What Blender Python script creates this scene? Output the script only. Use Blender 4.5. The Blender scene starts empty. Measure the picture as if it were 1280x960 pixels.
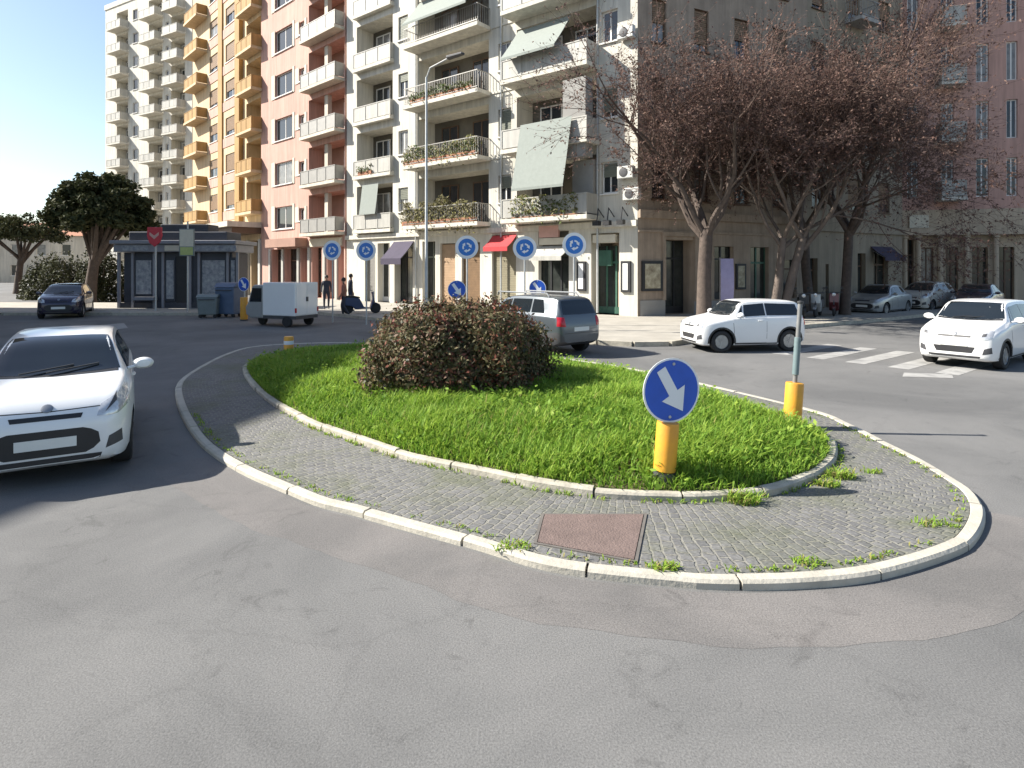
import bpy, bmesh, math, random
import numpy as np
from mathutils import Vector, Matrix
from mathutils.bvhtree import BVHTree
random.seed(7); RNG = np.random.default_rng(7)
sc = bpy.context.scene
COL = sc.collection
R = math.radians
# ------------------------------------------------------------------ camera model
F, CX, HY, HC = 760.0, 640.0, 335.0, 2.2
def G(x, y, z=0.0):
    Y = F*(HC-z)/(y-HY); return Vector(((x-CX)*Y/F, Y, z))
def AT(x, Y, z=0.0): return Vector(((x-CX)*Y/F, Y, z))
# ------------------------------------------------------------------ materials
def mat(name, col, rough=0.7, metal=0.0, var=0.0, vscale=3.0, bump=0.0, bscale=40.0, spec=0.5, coat=0.0, col2=None, trans=0.0, detail=5):
    m = bpy.data.materials.new(name); m.use_nodes = True
    nt = m.node_tree; b = nt.nodes['Principled BSDF']
    b.inputs['Base Color'].default_value = (*col, 1); b.inputs['Roughness'].default_value = rough
    b.inputs['Metallic'].default_value = metal; b.inputs['Specular IOR Level'].default_value = spec
    if coat: b.inputs['Coat Weight'].default_value = coat; b.inputs['Coat Roughness'].default_value = 0.05
    tc = nt.nodes.new('ShaderNodeTexCoord')
    if var or col2:
        n = nt.nodes.new('ShaderNodeTexNoise'); n.inputs['Scale'].default_value = vscale; n.inputs['Detail'].default_value = detail
        n.inputs['Roughness'].default_value = 0.65
        nt.links.new(tc.outputs['Object'], n.inputs['Vector'])
        r = nt.nodes.new('ShaderNodeValToRGB'); r.color_ramp.elements[0].position = .3; r.color_ramp.elements[1].position = .7
        c2 = col2 if col2 else tuple(c*(1+var) for c in col)
        c1 = col if col2 else tuple(c*(1-var) for c in col)
        r.color_ramp.elements[0].color = (*c1, 1); r.color_ramp.elements[1].color = (*c2, 1)
        nt.links.new(n.outputs['Fac'], r.inputs['Fac']); nt.links.new(r.outputs['Color'], b.inputs['Base Color'])
    if bump:
        n2 = nt.nodes.new('ShaderNodeTexNoise'); n2.inputs['Scale'].default_value = bscale; n2.inputs['Detail'].default_value = 4
        nt.links.new(tc.outputs['Object'], n2.inputs['Vector'])
        bp = nt.nodes.new('ShaderNodeBump'); bp.inputs['Strength'].default_value = bump; bp.inputs['Distance'].default_value = 0.02
        nt.links.new(n2.outputs['Fac'], bp.inputs['Height']); nt.links.new(bp.outputs['Normal'], b.inputs['Normal'])
    if trans:
        t = nt.nodes.new('ShaderNodeBsdfTranslucent'); t.inputs['Color'].default_value = (*[min(1, c*1.3) for c in col], 1)
        mx = nt.nodes.new('ShaderNodeMixShader'); mx.inputs['Fac'].default_value = trans
        nt.links.new(b.outputs['BSDF'], mx.inputs[1]); nt.links.new(t.outputs['BSDF'], mx.inputs[2])
        nt.links.new(mx.outputs['Shader'], nt.nodes['Material Output'].inputs['Surface'])
    return m
M = {}
def stain(m,amt=.75):
    """rain streaks and grime on a plastered wall"""
    nt=m.node_tree; b=nt.nodes['Principled BSDF']; L=nt.links; src=b.inputs['Base Color'].links[0].from_socket
    tc=nt.nodes.new('ShaderNodeTexCoord'); mp=nt.nodes.new('ShaderNodeMapping'); mp.inputs['Scale'].default_value=(2.2,2.2,.16); L.new(tc.outputs['Object'],mp.inputs['Vector'])
    n=nt.nodes.new('ShaderNodeTexNoise'); n.inputs['Scale'].default_value=1.6; n.inputs['Detail'].default_value=6; n.inputs['Roughness'].default_value=.7; L.new(mp.outputs['Vector'],n.inputs['Vector'])
    r=nt.nodes.new('ShaderNodeMapRange'); r.inputs['From Min'].default_value=.40; r.inputs['From Max'].default_value=.62; r.inputs['To Min'].default_value=amt; r.inputs['To Max'].default_value=1.0; L.new(n.outputs['Fac'],r.inputs['Value'])
    x=nt.nodes.new('ShaderNodeMixRGB'); x.blend_type='MULTIPLY'; x.inputs['Fac'].default_value=1; L.new(src,x.inputs[1]); L.new(r.outputs['Result'],x.inputs[2]); L.new(x.outputs[0],b.inputs['Base Color'])
M['white_wall'] = mat('white_wall', (.67,.635,.55), .85, var=.07, vscale=.5, bump=.1)
M['cream_wall'] = mat('cream_wall', (.62,.56,.46), .85, var=.08, vscale=.4)
M['grey_wall'] = mat('grey_wall', (.30,.29,.27), .85, var=.15, vscale=.6)
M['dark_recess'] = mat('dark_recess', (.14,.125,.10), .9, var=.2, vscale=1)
M['pink_wall'] = mat('pink_wall', (.56,.335,.27), .85, var=.07, vscale=.5)
M['brick_red'] = mat('brick_red', (.34,.20,.15), .85, var=.15, vscale=.8)
M['yellow_wall'] = mat('yellow_wall', (.62,.47,.29), .85, var=.08, vscale=.5)
M['ochre'] = mat('ochre', (.40,.24,.085), .8, var=.12, vscale=.5)
M['tan_stone'] = mat('tan_stone', (.37,.29,.22), .85, var=.15, vscale=1.2, bump=.2, bscale=8)
M['olive_wall'] = mat('olive_wall', (.32,.265,.195), .85, var=.1, vscale=.8)
M['beige_wall'] = mat('beige_wall', (.52,.415,.30), .85, var=.08, vscale=.6)
M['concrete'] = mat('concrete', (.42,.40,.37), .85, var=.12, vscale=2)
M['glass_curtain'] = mat('glass_curtain', (.30,.29,.27), .12, spec=.6, col2=(.12,.12,.115), vscale=2.5)
M['glass'] = mat('glass', (.025,.03,.035), .07, spec=.7)
M['car_glass'] = mat('car_glass', (.012,.016,.02), .04, spec=.7)
M['shop_glass'] = mat('shop_glass', (.02,.024,.022), .1, spec=.6, col2=(.05,.055,.05), vscale=1.5)
M['white_frame'] = mat('white_frame', (.72,.70,.66), .5, var=.05)
M['brown_frame'] = mat('brown_frame', (.12,.07,.04), .6, var=.1)
M['green_shutter'] = mat('green_shutter', (.16,.17,.13), .6, var=.1)
M['brown_shutter'] = mat('brown_shutter', (.20,.12,.06), .6, var=.15)
M['tan_door'] = mat('tan_door', (.42,.28,.17), .6, var=.12)
M['olive_door'] = mat('olive_door', (.27,.24,.16), .6, var=.12)
M['awning_grey'] = mat('awning_grey', (.25,.275,.25), .85, var=.06, vscale=6)
M['awning_purple'] = mat('awning_purple', (.055,.045,.075), .85, var=.12)
M['awning_red'] = mat('awning_red', (.48,.045,.05), .8, var=.1)
M['rail_metal'] = mat('rail_metal', (.30,.29,.27), .5, .4, var=.1)
M['rail_white'] = mat('rail_white', (.47,.455,.41), .6, var=.06)
M['post_grey'] = mat('post_grey', (.19,.19,.19), .55, .2, var=.2, vscale=8)
M['steel'] = mat('steel', (.42,.43,.43), .38, .7, var=.1)
M['galv'] = mat('galv', (.46,.47,.46), .5, .3, var=.12, vscale=6)
M['black'] = mat('black', (.02,.02,.022), .5, var=.2)
M['black_rubber'] = mat('black_rubber', (.022,.022,.023), .8, var=.2, vscale=8)
M['plastic_grey'] = mat('plastic_grey', (.06,.06,.065), .55, var=.15, vscale=6)
M['rim'] = mat('rim', (.33,.34,.35), .35, .8, var=.08)
M['paint_white'] = mat('paint_white', (.78,.78,.77), .3, spec=.5, coat=.6, var=.025, vscale=1.5)
M['paint_silver'] = mat('paint_silver', (.36,.37,.37), .32, .35, coat=.6, var=.03)
M['paint_grey'] = mat('paint_grey', (.085,.10,.115), .32, .4, coat=.6, var=.03)
M['paint_dark'] = mat('paint_dark', (.03,.025,.05), .25, .3, coat=.6, var=.05)
M['paint_ivory'] = mat('paint_ivory', (.55,.52,.46), .3, coat=.5, var=.03)
M['paint_blue'] = mat('paint_blue', (.03,.05,.12), .3, .2, coat=.5, var=.05)
M['paint_maroon'] = mat('paint_maroon', (.12,.02,.02), .3, .2, coat=.5, var=.05)
M['lamp_glass'] = mat('lamp_glass', (.55,.56,.58), .08, .3, spec=.8, var=.15, vscale=30)
M['lamp_red'] = mat('lamp_red', (.45,.015,.03), .12, var=.1, vscale=20)
M['lamp_amber'] = mat('lamp_amber', (.6,.22,.02), .15, var=.1)
M['plate'] = mat('plate', (.70,.70,.66), .4, var=.04)
M['sign_blue'] = mat('sign_blue', (.018,.095,.50), .35, var=.10, vscale=5)
M['disc_lightblue'] = mat('disc_lightblue', (.02,.17,.55), .35, var=.06, vscale=5)
M['sign_pale'] = mat('sign_pale', (.15,.20,.21), .4, var=.15, vscale=6)
M['sign_white'] = mat('sign_white', (.78,.79,.80), .4, var=.03, vscale=6)
M['bollard'] = mat('bollard', (.78,.37,.03), .42, col2=(.60,.28,.05), vscale=4, bump=.1, bscale=30)
M['sign_red'] = mat('sign_red', (.55,.03,.05), .4, var=.08)
M['sign_lime'] = mat('sign_lime', (.42,.46,.16), .45, var=.12, vscale=5)
M['kiosk_grey'] = mat('kiosk_grey', (.27,.265,.285), .6, .1, var=.12, vscale=2)
M['kiosk_dark'] = mat('kiosk_dark', (.045,.048,.06), .5, var=.2, vscale=2)
M['paper'] = mat('paper', (.45,.44,.43), .6, col2=(.16,.17,.20), vscale=5)
M['paper_white'] = mat('paper_white', (.72,.72,.70), .6, var=.06, vscale=4)
M['poster'] = mat('poster', (.55,.50,.36), .6, col2=(.20,.16,.10), vscale=4)
M['bin_blue'] = mat('bin_blue', (.085,.125,.20), .5, var=.12)
M['bin_grey'] = mat('bin_grey', (.16,.19,.19), .5, var=.12)
M['lilac'] = mat('lilac', (.30,.27,.42), .7, var=.15, vscale=2)
M['shop_green'] = mat('shop_green', (.05,.13,.09), .5, var=.2)
M['sign_cream'] = mat('sign_cream', (.62,.56,.44), .6, var=.1, vscale=3)
M['sign_pink'] = mat('sign_pink', (.62,.36,.30), .6, var=.1, vscale=3)
M['ac_white'] = mat('ac_white', (.55,.55,.52), .5, var=.08)
M['bark'] = mat('bark', (.090,.068,.056), .9, var=.3, vscale=5, bump=.6, bscale=18)
M['bark_pale'] = mat('bark_pale', (.125,.098,.082), .9, var=.3, vscale=3, bump=.6, bscale=14)
M['twig'] = mat('twig', (.095,.062,.050), .9, var=.25, vscale=2)
M['bud_a'] = mat('bud_a', (.145,.085,.068), .8, trans=.2, spec=.22)
M['bud_b'] = mat('bud_b', (.19,.125,.10), .8, trans=.2, spec=.22)
M['bud_c'] = mat('bud_c', (.085,.05,.044), .8, trans=.2, spec=.22)
M['needle_a'] = mat('needle_a', (.052,.060,.026), .8, trans=.1, spec=.22)
M['needle_b'] = mat('needle_b', (.078,.082,.036), .8, trans=.1, spec=.22)
M['leaf_olive'] = mat('leaf_olive', (.105,.094,.042), .65, trans=.2, spec=.22)
M['leaf_grey'] = mat('leaf_grey', (.165,.142,.078), .7, trans=.15, spec=.22)
M['leaf_red'] = mat('leaf_red', (.20,.068,.045), .5, trans=.2, spec=.22)
M['leaf_brown'] = mat('leaf_brown', (.15,.085,.05), .6, trans=.15, spec=.22)
M['leaf_dark'] = mat('leaf_dark', (.045,.048,.024), .5, trans=.15, spec=.22)
M['leaf_yellow'] = mat('leaf_yellow', (.26,.24,.09), .6, trans=.2, spec=.22)
M['leaf_green'] = mat('leaf_green', (.09,.13,.035), .6, trans=.2, spec=.22)
M['grass_a'] = mat('grass_a', (.21,.34,.045), .6, trans=.4, spec=.22)
M['grass_b'] = mat('grass_b', (.29,.40,.06), .6, trans=.4, spec=.22)
M['grass_c'] = mat('grass_c', (.135,.25,.03), .6, trans=.4, spec=.22)
M['grass_dry'] = mat('grass_dry', (.30,.27,.09), .7, trans=.3, spec=.22)
M['skin'] = mat('skin', (.45,.27,.19), .6)
M['hair'] = mat('hair', (.03,.02,.015), .6, var=.2)
M['cloth_brown'] = mat('cloth_brown', (.30,.14,.10), .9, var=.15, vscale=6)
M['cloth_dark'] = mat('cloth_dark', (.05,.052,.065), .9, var=.2, vscale=6)
M['denim'] = mat('denim', (.04,.05,.085), .9, var=.2, vscale=6)
M['shoe'] = mat('shoe', (.02,.017,.015), .6, var=.2)
M['terracotta'] = mat('terracotta', (.36,.16,.09), .8, var=.1)
M['kerb'] = mat('kerb', (.44,.41,.345), .85, var=.16, vscale=4, bump=.3, bscale=30)
M['kerb_old'] = mat('kerb_old', (.40,.37,.305), .9, var=.24, vscale=5, bump=.5, bscale=20)
M['paintmark'] = mat('paintmark', (.40,.39,.37), .85, col2=(.22,.217,.21), vscale=3)
M['plate_frame'] = mat('plate_frame', (.13,.118,.105), .9, var=.2, vscale=6)
M['plate_iron'] = mat('plate_iron', (.150,.108,.095), .85, var=.18, vscale=4, bump=.5, bscale=60)
M['soil'] = mat('soil', (.075,.085,.022), .95, col2=(.13,.10,.05), vscale=2.0)
M['sidewalk'] = mat('sidewalk', (.36,.335,.29), .9, var=.16, vscale=1.2, bump=.2, bscale=20)

for k_ in ('white_wall','cream_wall','pink_wall','yellow_wall','tan_stone','olive_wall','beige_wall','rail_white','ochre','concrete'): stain(M[k_],.78)
def asphalt(name, c1, c2, c3, sc1=.35):
    m = bpy.data.materials.new(name); m.use_nodes = True; nt = m.node_tree; L = nt.links.new
    b = nt.nodes['Principled BSDF']; b.inputs['Roughness'].default_value = .85; b.inputs['Specular IOR Level'].default_value = .3
    tc = nt.nodes.new('ShaderNodeTexCoord')
    def noise(s, d=6, r=.6, dist=0):
        n = nt.nodes.new('ShaderNodeTexNoise'); n.inputs['Scale'].default_value = s; n.inputs['Detail'].default_value = d
        n.inputs['Roughness'].default_value = r; n.inputs['Distortion'].default_value = dist; L(tc.outputs['Object'], n.inputs['Vector']); return n
    n1 = noise(sc1, 7, .62, .6); r1 = nt.nodes.new('ShaderNodeValToRGB')
    e = r1.color_ramp.elements; e[0].position = .36; e[0].color = (*c1,1); e[1].position = .64; e[1].color = (*c2,1)
    e2 = r1.color_ramp.elements.new(.5); e2.color = (*c3,1)
    L(n1.outputs['Fac'], r1.inputs['Fac'])
    n2 = noise(90, 3, .7); r2 = nt.nodes.new('ShaderNodeMapRange'); r2.inputs['From Min'].default_value=.3; r2.inputs['From Max'].default_value=.7
    r2.inputs['To Min'].default_value=.68; r2.inputs['To Max'].default_value=1.30; L(n2.outputs['Fac'], r2.inputs['Value'])
    # oil drips and cracks
    n3 = noise(2.3, 8, .75, 1.2); r3 = nt.nodes.new('ShaderNodeMapRange'); r3.inputs['From Min'].default_value=.30; r3.inputs['From Max'].default_value=.42
    r3.inputs['To Min'].default_value=.70; r3.inputs['To Max'].default_value=1.0; L(n3.outputs['Fac'], r3.inputs['Value'])
    v = nt.nodes.new('ShaderNodeTexVoronoi'); v.feature = 'DISTANCE_TO_EDGE'; v.inputs['Scale'].default_value = .42
    wn = noise(1.7, 5, .7); ad = nt.nodes.new('ShaderNodeMixRGB'); ad.blend_type='ADD'; ad.inputs['Fac'].default_value=.55
    L(tc.outputs['Object'], ad.inputs[1]); L(wn.outputs['Color'], ad.inputs[2]); L(ad.outputs[0], v.inputs['Vector'])
    r4 = nt.nodes.new('ShaderNodeMapRange'); r4.inputs['From Min'].default_value=.0; r4.inputs['From Max'].default_value=.012
    r4.inputs['To Min'].default_value=.92; r4.inputs['To Max'].default_value=1.0; L(v.outputs['Distance'], r4.inputs['Value'])
    def mul(a, bo):
        x = nt.nodes.new('ShaderNodeMixRGB'); x.blend_type = 'MULTIPLY'; x.inputs['Fac'].default_value = 1; L(a, x.inputs[1]); L(bo, x.inputs[2]); return x.outputs[0]
    c = mul(r1.outputs['Color'], r2.outputs['Result']); c = mul(c, r3.outputs['Result']); c = mul(c, r4.outputs['Result'])
    L(c, b.inputs['Base Color'])
    bp = nt.nodes.new('ShaderNodeBump'); bp.inputs['Strength'].default_value=.35; bp.inputs['Distance'].default_value=.01
    L(n2.outputs['Fac'], bp.inputs['Height']); L(bp.outputs['Normal'], b.inputs['Normal'])
    return m
M['asphalt'] = asphalt('asphalt', (.122,.121,.119), (.184,.180,.174), (.155,.153,.149))
M['asphalt_brown'] = asphalt('asphalt_brown', (.134,.128,.123), (.184,.172,.163), (.160,.151,.144), .8)

def cobble():
    m = bpy.data.materials.new('cobbles'); m.use_nodes = True; nt = m.node_tree; L = nt.links.new
    b = nt.nodes['Principled BSDF']; b.inputs['Roughness'].default_value = .8
    uv = nt.nodes.new('ShaderNodeUVMap'); tc = nt.nodes.new('ShaderNodeTexCoord')
    wn = nt.nodes.new('ShaderNodeTexNoise'); wn.inputs['Scale'].default_value = 9; L(uv.outputs['UV'], wn.inputs['Vector'])
    ad = nt.nodes.new('ShaderNodeMixRGB'); ad.blend_type = 'ADD'; ad.inputs['Fac'].default_value = .065; L(uv.outputs['UV'], ad.inputs[1]); L(wn.outputs['Color'], ad.inputs[2])
    br = nt.nodes.new('ShaderNodeTexBrick'); br.offset = .5; br.inputs['Scale'].default_value = 1
    br.inputs['Brick Width'].default_value = .115; br.inputs['Row Height'].default_value = .10; br.inputs['Mortar Size'].default_value = .012
    br.inputs['Mortar Smooth'].default_value = .5; br.inputs['Bias'].default_value = 0
    br.inputs['Color1'].default_value = (.118,.117,.116,1); br.inputs['Color2'].default_value = (.165,.162,.157,1); br.inputs['Mortar'].default_value = (.205,.197,.17,1)
    L(ad.outputs[0], br.inputs['Vector'])
    n = nt.nodes.new('ShaderNodeTexNoise'); n.inputs['Scale'].default_value = 1.1; n.inputs['Detail'].default_value = 7; n.inputs['Roughness'].default_value = .7
    L(tc.outputs['Object'], n.inputs['Vector'])
    r = nt.nodes.new('ShaderNodeValToRGB'); r.color_ramp.elements[0].position = .47; r.color_ramp.elements[0].color = (0,0,0,1); r.color_ramp.elements[1].position = .70; r.color_ramp.elements[1].color = (.75,.75,.75,1)
    L(n.outputs['Fac'], r.inputs['Fac'])
    mx = nt.nodes.new('ShaderNodeMixRGB'); mx.inputs[2].default_value = (.115,.125,.065,1); L(r.outputs['Color'], mx.inputs['Fac']); L(br.outputs['Color'], mx.inputs[1])
    n4 = nt.nodes.new('ShaderNodeTexNoise'); n4.inputs['Scale'].default_value = 40; n4.inputs['Detail'].default_value = 3; L(tc.outputs['Object'], n4.inputs['Vector'])
    mr = nt.nodes.new('ShaderNodeMapRange'); mr.inputs['From Min'].default_value=.3; mr.inputs['From Max'].default_value=.7; mr.inputs['To Min'].default_value=.75; mr.inputs['To Max'].default_value=1.25
    L(n4.outputs['Fac'], mr.inputs['Value'])
    mm = nt.nodes.new('ShaderNodeMixRGB'); mm.blend_type='MULTIPLY'; mm.inputs['Fac'].default_value=1; L(mx.outputs[0], mm.inputs[1]); L(mr.outputs['Result'], mm.inputs[2])
    L(mm.outputs[0], b.inputs['Base Color'])
    bp = nt.nodes.new('ShaderNodeBump'); bp.inputs['Strength'].default_value = .8; bp.inputs['Distance'].default_value = .02; bp.invert = True
    L(br.outputs['Fac'], bp.inputs['Height']); L(bp.outputs['Normal'], b.inputs['Normal'])
    return m
M['cobbles'] = cobble()

# ------------------------------------------------------------------ object helpers
def tag(o, label, cat, group=None):
    o['label'] = label; o['category'] = cat
    if group: o['group'] = group
    return o
def empty(name, loc=(0,0,0), rz=0.0):
    o = bpy.data.objects.new(name, None); COL.objects.link(o); o.location = loc; o.rotation_euler = (0,0,rz); o.empty_display_size = .2
    return o
def copy_tree(o, parent=None):
    c = o.copy(); COL.objects.link(c)
    if parent is not None: c.parent = parent
    for ch in o.children: copy_tree(ch, c)
    return c
class MB:
    def __init__(s): s.v=[]; s.f=[]; s.m=[]; s.sm=[]
    def add(s, vs, fs, mi=0, smooth=False):
        b = len(s.v); s.v += [tuple(p) for p in vs]; s.f += [tuple(i+b for i in f) for f in fs]; s.m += [mi]*len(fs); s.sm += [smooth]*len(fs)
    def hexa(s, c, mi=0): s.add(c, [(0,3,2,1),(4,5,6,7),(0,1,5,4),(1,2,6,5),(2,3,7,6),(3,0,4,7)], mi)
    def box(s, x0,x1,y0,y1,z0,z1, mi=0):
        s.hexa([(x0,y0,z0),(x1,y0,z0),(x1,y1,z0),(x0,y1,z0),(x0,y0,z1),(x1,y0,z1),(x1,y1,z1),(x0,y1,z1)], mi)
    def tube(s, pts, rad, n=8, mi=0, caps=True):
        pts = [Vector(p) for p in pts]; rr = rad if isinstance(rad,(list,tuple)) else [rad]*len(pts)
        vs=[]; fs=[]; prev=None
        for i,p in enumerate(pts):
            d = (pts[min(i+1,len(pts)-1)]-pts[max(i-1,0)])
            d = d.normalized() if d.length>1e-9 else Vector((0,0,1))
            if prev is None: a = d.orthogonal().normalized()
            else:
                a = prev - d*prev.dot(d); a = a.normalized() if a.length>1e-6 else d.orthogonal().normalized()
            prev = a; b = d.cross(a)
            for k in range(n):
                t = 2*math.pi*k/n; vs.append(p+(a*math.cos(t)+b*math.sin(t))*rr[i])
        for i in range(len(pts)-1):
            for k in range(n):
                fs.append((i*n+k, i*n+(k+1)%n, (i+1)*n+(k+1)%n, (i+1)*n+k))
        if caps: fs.append(tuple(range(n-1,-1,-1))); fs.append(tuple((len(pts)-1)*n+k for k in range(n)))
        s.add(vs, fs, mi, True)
    def lathe(s, prof, n=24, mi=0, M4=None):        # prof: (r, h); axis = local Z
        vs=[]; fs=[]
        for r,h in prof:
            for k in range(n):
                t=2*math.pi*k/n; p=Vector((r*math.cos(t), r*math.sin(t), h)); vs.append(M4@p if M4 else p)
        for i in range(len(prof)-1):
            for k in range(n): fs.append((i*n+k, i*n+(k+1)%n, (i+1)*n+(k+1)%n, (i+1)*n+k))
        if prof[0][0]>1e-6: fs.append(tuple(range(n-1,-1,-1)))
        if prof[-1][0]>1e-6: fs.append(tuple((len(prof)-1)*n+k for k in range(n)))
        s.add(vs, fs, mi, True)
    def prism(s, poly, h0, h1, M4, mi=0):            # 2D polygon extruded along local Z
        n=len(poly); vs=[M4@Vector((x,y,h0)) for x,y in poly]+[M4@Vector((x,y,h1)) for x,y in poly]
        fs=[tuple(range(n-1,-1,-1)), tuple(range(n,2*n))]+[(k,(k+1)%n,n+(k+1)%n,n+k) for k in range(n)]
        s.add(vs, fs, mi)
    def build(s, name, mats, parent=None, origin=(0,0,0), sharp=40, bevel=0):
        me = bpy.data.meshes.new(name); ox,oy,oz = origin
        me.from_pydata([(x-ox,y-oy,z-oz) for x,y,z in s.v], [], s.f)
        for k in (mats if isinstance(mats,(list,tuple)) else [mats]): me.materials.append(M[k])
        me.polygons.foreach_set('material_index', s.m); me.polygons.foreach_set('use_smooth', s.sm)
        if any(s.sm): me.set_sharp_from_angle(angle=R(sharp))
        me.update(); o = bpy.data.objects.new(name, me); COL.objects.link(o)
        if parent is not None: o.parent = parent
        if bevel:
            bv = o.modifiers.new('bevel','BEVEL'); bv.width = bevel; bv.segments = 2; bv.limit_method='ANGLE'; bv.angle_limit=R(50)
        return o
def np_mesh(name, V, Q, mi, mats, parent=None, origin=(0,0,0), smooth=False):
    V = np.asarray(V, np.float32) - np.array(origin, np.float32); Q = np.asarray(Q, np.int32); k = Q.shape[1]
    me = bpy.data.meshes.new(name); me.vertices.add(len(V)); me.vertices.foreach_set('co', V.ravel())
    me.loops.add(Q.size); me.loops.foreach_set('vertex_index', Q.ravel()); me.polygons.add(len(Q))
    me.polygons.foreach_set('loop_start', np.arange(0, Q.size, k, dtype=np.int32))
    for m in mats: me.materials.append(M[m])
    me.polygons.foreach_set('material_index', np.asarray(mi, np.int32)); me.polygons.foreach_set('use_smooth', np.full(len(Q), smooth))
    me.update(calc_edges=True); o = bpy.data.objects.new(name, me); COL.objects.link(o)
    if parent is not None: o.parent = parent
    return o
def apply_mods(o):
    dg = bpy.context.evaluated_depsgraph_get(); dg.update()
    me = bpy.data.meshes.new_from_object(o.evaluated_get(dg)); old = o.data; o.modifiers.clear(); o.data = me
    return o
def struct(o): o['kind'] = 'structure'; return o
def pchip(xs, ys, q):
    xs=np.array(xs,float); ys=np.array(ys,float); h=np.diff(xs); d=np.diff(ys)/h; m=np.zeros(len(xs))
    for i in range(1,len(xs)-1):
        if d[i-1]*d[i]>0:
            w1=2*h[i]+h[i-1]; w2=h[i]+2*h[i-1]; m[i]=(w1+w2)/(w1/d[i-1]+w2/d[i])
    m[0]=d[0]; m[-1]=d[-1]
    q=np.asarray(q,float); i=np.clip(np.searchsorted(xs,q)-1,0,len(xs)-2); t=(q-xs[i])/h[i]
    return (1+2*t)*(1-t)**2*ys[i]+t*(1-t)**2*h[i]*m[i]+t*t*(3-2*t)*ys[i+1]+t*t*(t-1)*h[i]*m[i+1]
def leaf_cloud(P, N, size, up=.5):
    """diamond leaves at P, facing roughly N"""
    n=len(P); a=RNG.normal(size=(n,3)); nn=N+RNG.normal(size=(n,3))*.7; nn/=np.linalg.norm(nn,axis=1)[:,None]+1e-9
    a-= (a*nn).sum(1)[:,None]*nn; a/=np.linalg.norm(a,axis=1)[:,None]+1e-9; b=np.cross(nn,a)
    s=size*(.6+.8*RNG.random(n))[:,None]
    V=np.stack([P-a*s, P+b*s*.45, P+a*s, P-b*s*.45],1).reshape(-1,3); Q=np.arange(4*n).reshape(-1,4)
    return V,Q

# ------------------------------------------------------------------ render, sky, sun, camera
sc.render.engine='CYCLES'; sc.cycles.max_bounces=6; sc.cycles.diffuse_bounces=3; sc.cycles.glossy_bounces=3; sc.cycles.transmission_bounces=3
sc.cycles.caustics_reflective=False; sc.cycles.caustics_refractive=False; sc.cycles.sample_clamp_indirect=8; sc.cycles.use_denoising=True
vs=sc.view_settings; vs.view_transform='Standard'; vs.look='None'; vs.gamma=1; vs.exposure=1.35; vs.use_curve_mapping=False
w=bpy.data.worlds.new('World'); sc.world=w; w.use_nodes=True
bg=w.node_tree.nodes['Background']; sky=w.node_tree.nodes.new('ShaderNodeTexSky'); sky.sky_type='NISHITA'; sky.sun_disc=False
SUN=Vector((-1,.09,0)).normalized(); EL=R(37)
sky.sun_elevation=EL; sky.sun_rotation=math.atan2(SUN.x,SUN.y)%(2*math.pi); sky.air_density=1.0; sky.dust_density=.9; sky.altitude=50
w.node_tree.links.new(sky.outputs['Color'],bg.inputs['Color']); bg.inputs['Strength'].default_value=.075
sl=bpy.data.lights.new('sun','SUN'); sl.energy=4.4; sl.angle=R(.53); sl.color=(1,.95,.86)
so=bpy.data.objects.new('sun',sl); COL.objects.link(so); td=Vector((SUN.x*math.cos(EL),SUN.y*math.cos(EL),math.sin(EL)))
so.rotation_euler=(-td).to_track_quat('-Z','Y').to_euler(); so.location=(-30,0,40)
cd=bpy.data.cameras.new('camera'); cd.lens=36*F/1280; cd.sensor_width=36; cd.shift_y=-(480-HY)/1280; cd.clip_end=3000; cd.clip_start=.05
co=bpy.data.objects.new('camera',cd); COL.objects.link(co); co.location=(0,0,HC); co.rotation_euler=(R(90),0,0); sc.camera=co

# ------------------------------------------------------------------ ground, island
def sheet(name, poly, z, m, kind='structure'):
    mb=MB(); mb.add([(x,y,z) for x,y in poly],[tuple(range(len(poly)))]); o=mb.build(name,m); o['kind']=kind; return o
def ccw(poly):
    a=sum(poly[i][0]*poly[(i+1)%len(poly)][1]-poly[(i+1)%len(poly)][0]*poly[i][1] for i in range(len(poly)))
    return poly if a>0 else poly[::-1]
sheet('ground',[(-900,-300),(900,-300),(900,1500),(-900,1500)],0,'asphalt')
def spline(pts, n=260):
    P=np.array(pts,float); k=len(P); out=[]
    for i in range(k):
        p0,p1,p2,p3=P[(i-1)%k],P[i],P[(i+1)%k],P[(i+2)%k]
        for t in np.linspace(0,1,24,endpoint=False):
            out.append(.5*((2*p1)+(-p0+p2)*t+(2*p0-5*p1+4*p2-p3)*t*t+(-p0+3*p1-3*p2+p3)*t**3))
    out=np.array(out); d=np.r_[0,np.cumsum(np.linalg.norm(np.diff(np.r_[out,out[:1]],axis=0),axis=1))]
    q=np.linspace(0,d[-1],n,endpoint=False); o2=np.r_[out,out[:1]]
    return np.c_[np.interp(q,d,o2[:,0]),np.interp(q,d,o2[:,1])], d[-1]
PZ=.055
def gp(x,y,z=PZ): p=G(x,y,z); return (p.x,p.y)
outer_px=[(219,485),(224,511),(242,543),(267,566),(305,588),(349,607),(395,626),(440,637),(512,657),(596,680),(665,701),(731,713),(840,724),(894,728),(997,727),(1100,716),(1194,688)]
outer_pts=[gp(*p) for p in outer_px]+[gp(1222,668),gp(1232,640),gp(1220,616),gp(1194,598),gp(1153,574),gp(1106,551),gp(1065,531),gp(1019,513)]+[(3.75,10.9),(2.4,13.2),(.3,15.3),(-2.2,16.9),(-4.6,17.5),(-6.3,17.2)]+[gp(311,434),gp(280,443),gp(249,458),gp(227,472)]
OUT,outL=spline(outer_pts)
inner_px=[(303,463),(318,488),(341,507),(361,519),(392,535),(439,552),(502,574),(565,588),(627,601),(671,611),(752,623),(840,627),(887,627),(956,621),(994,611),(1025,597),(1045,579),(1047,563),(1037,551)]
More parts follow.
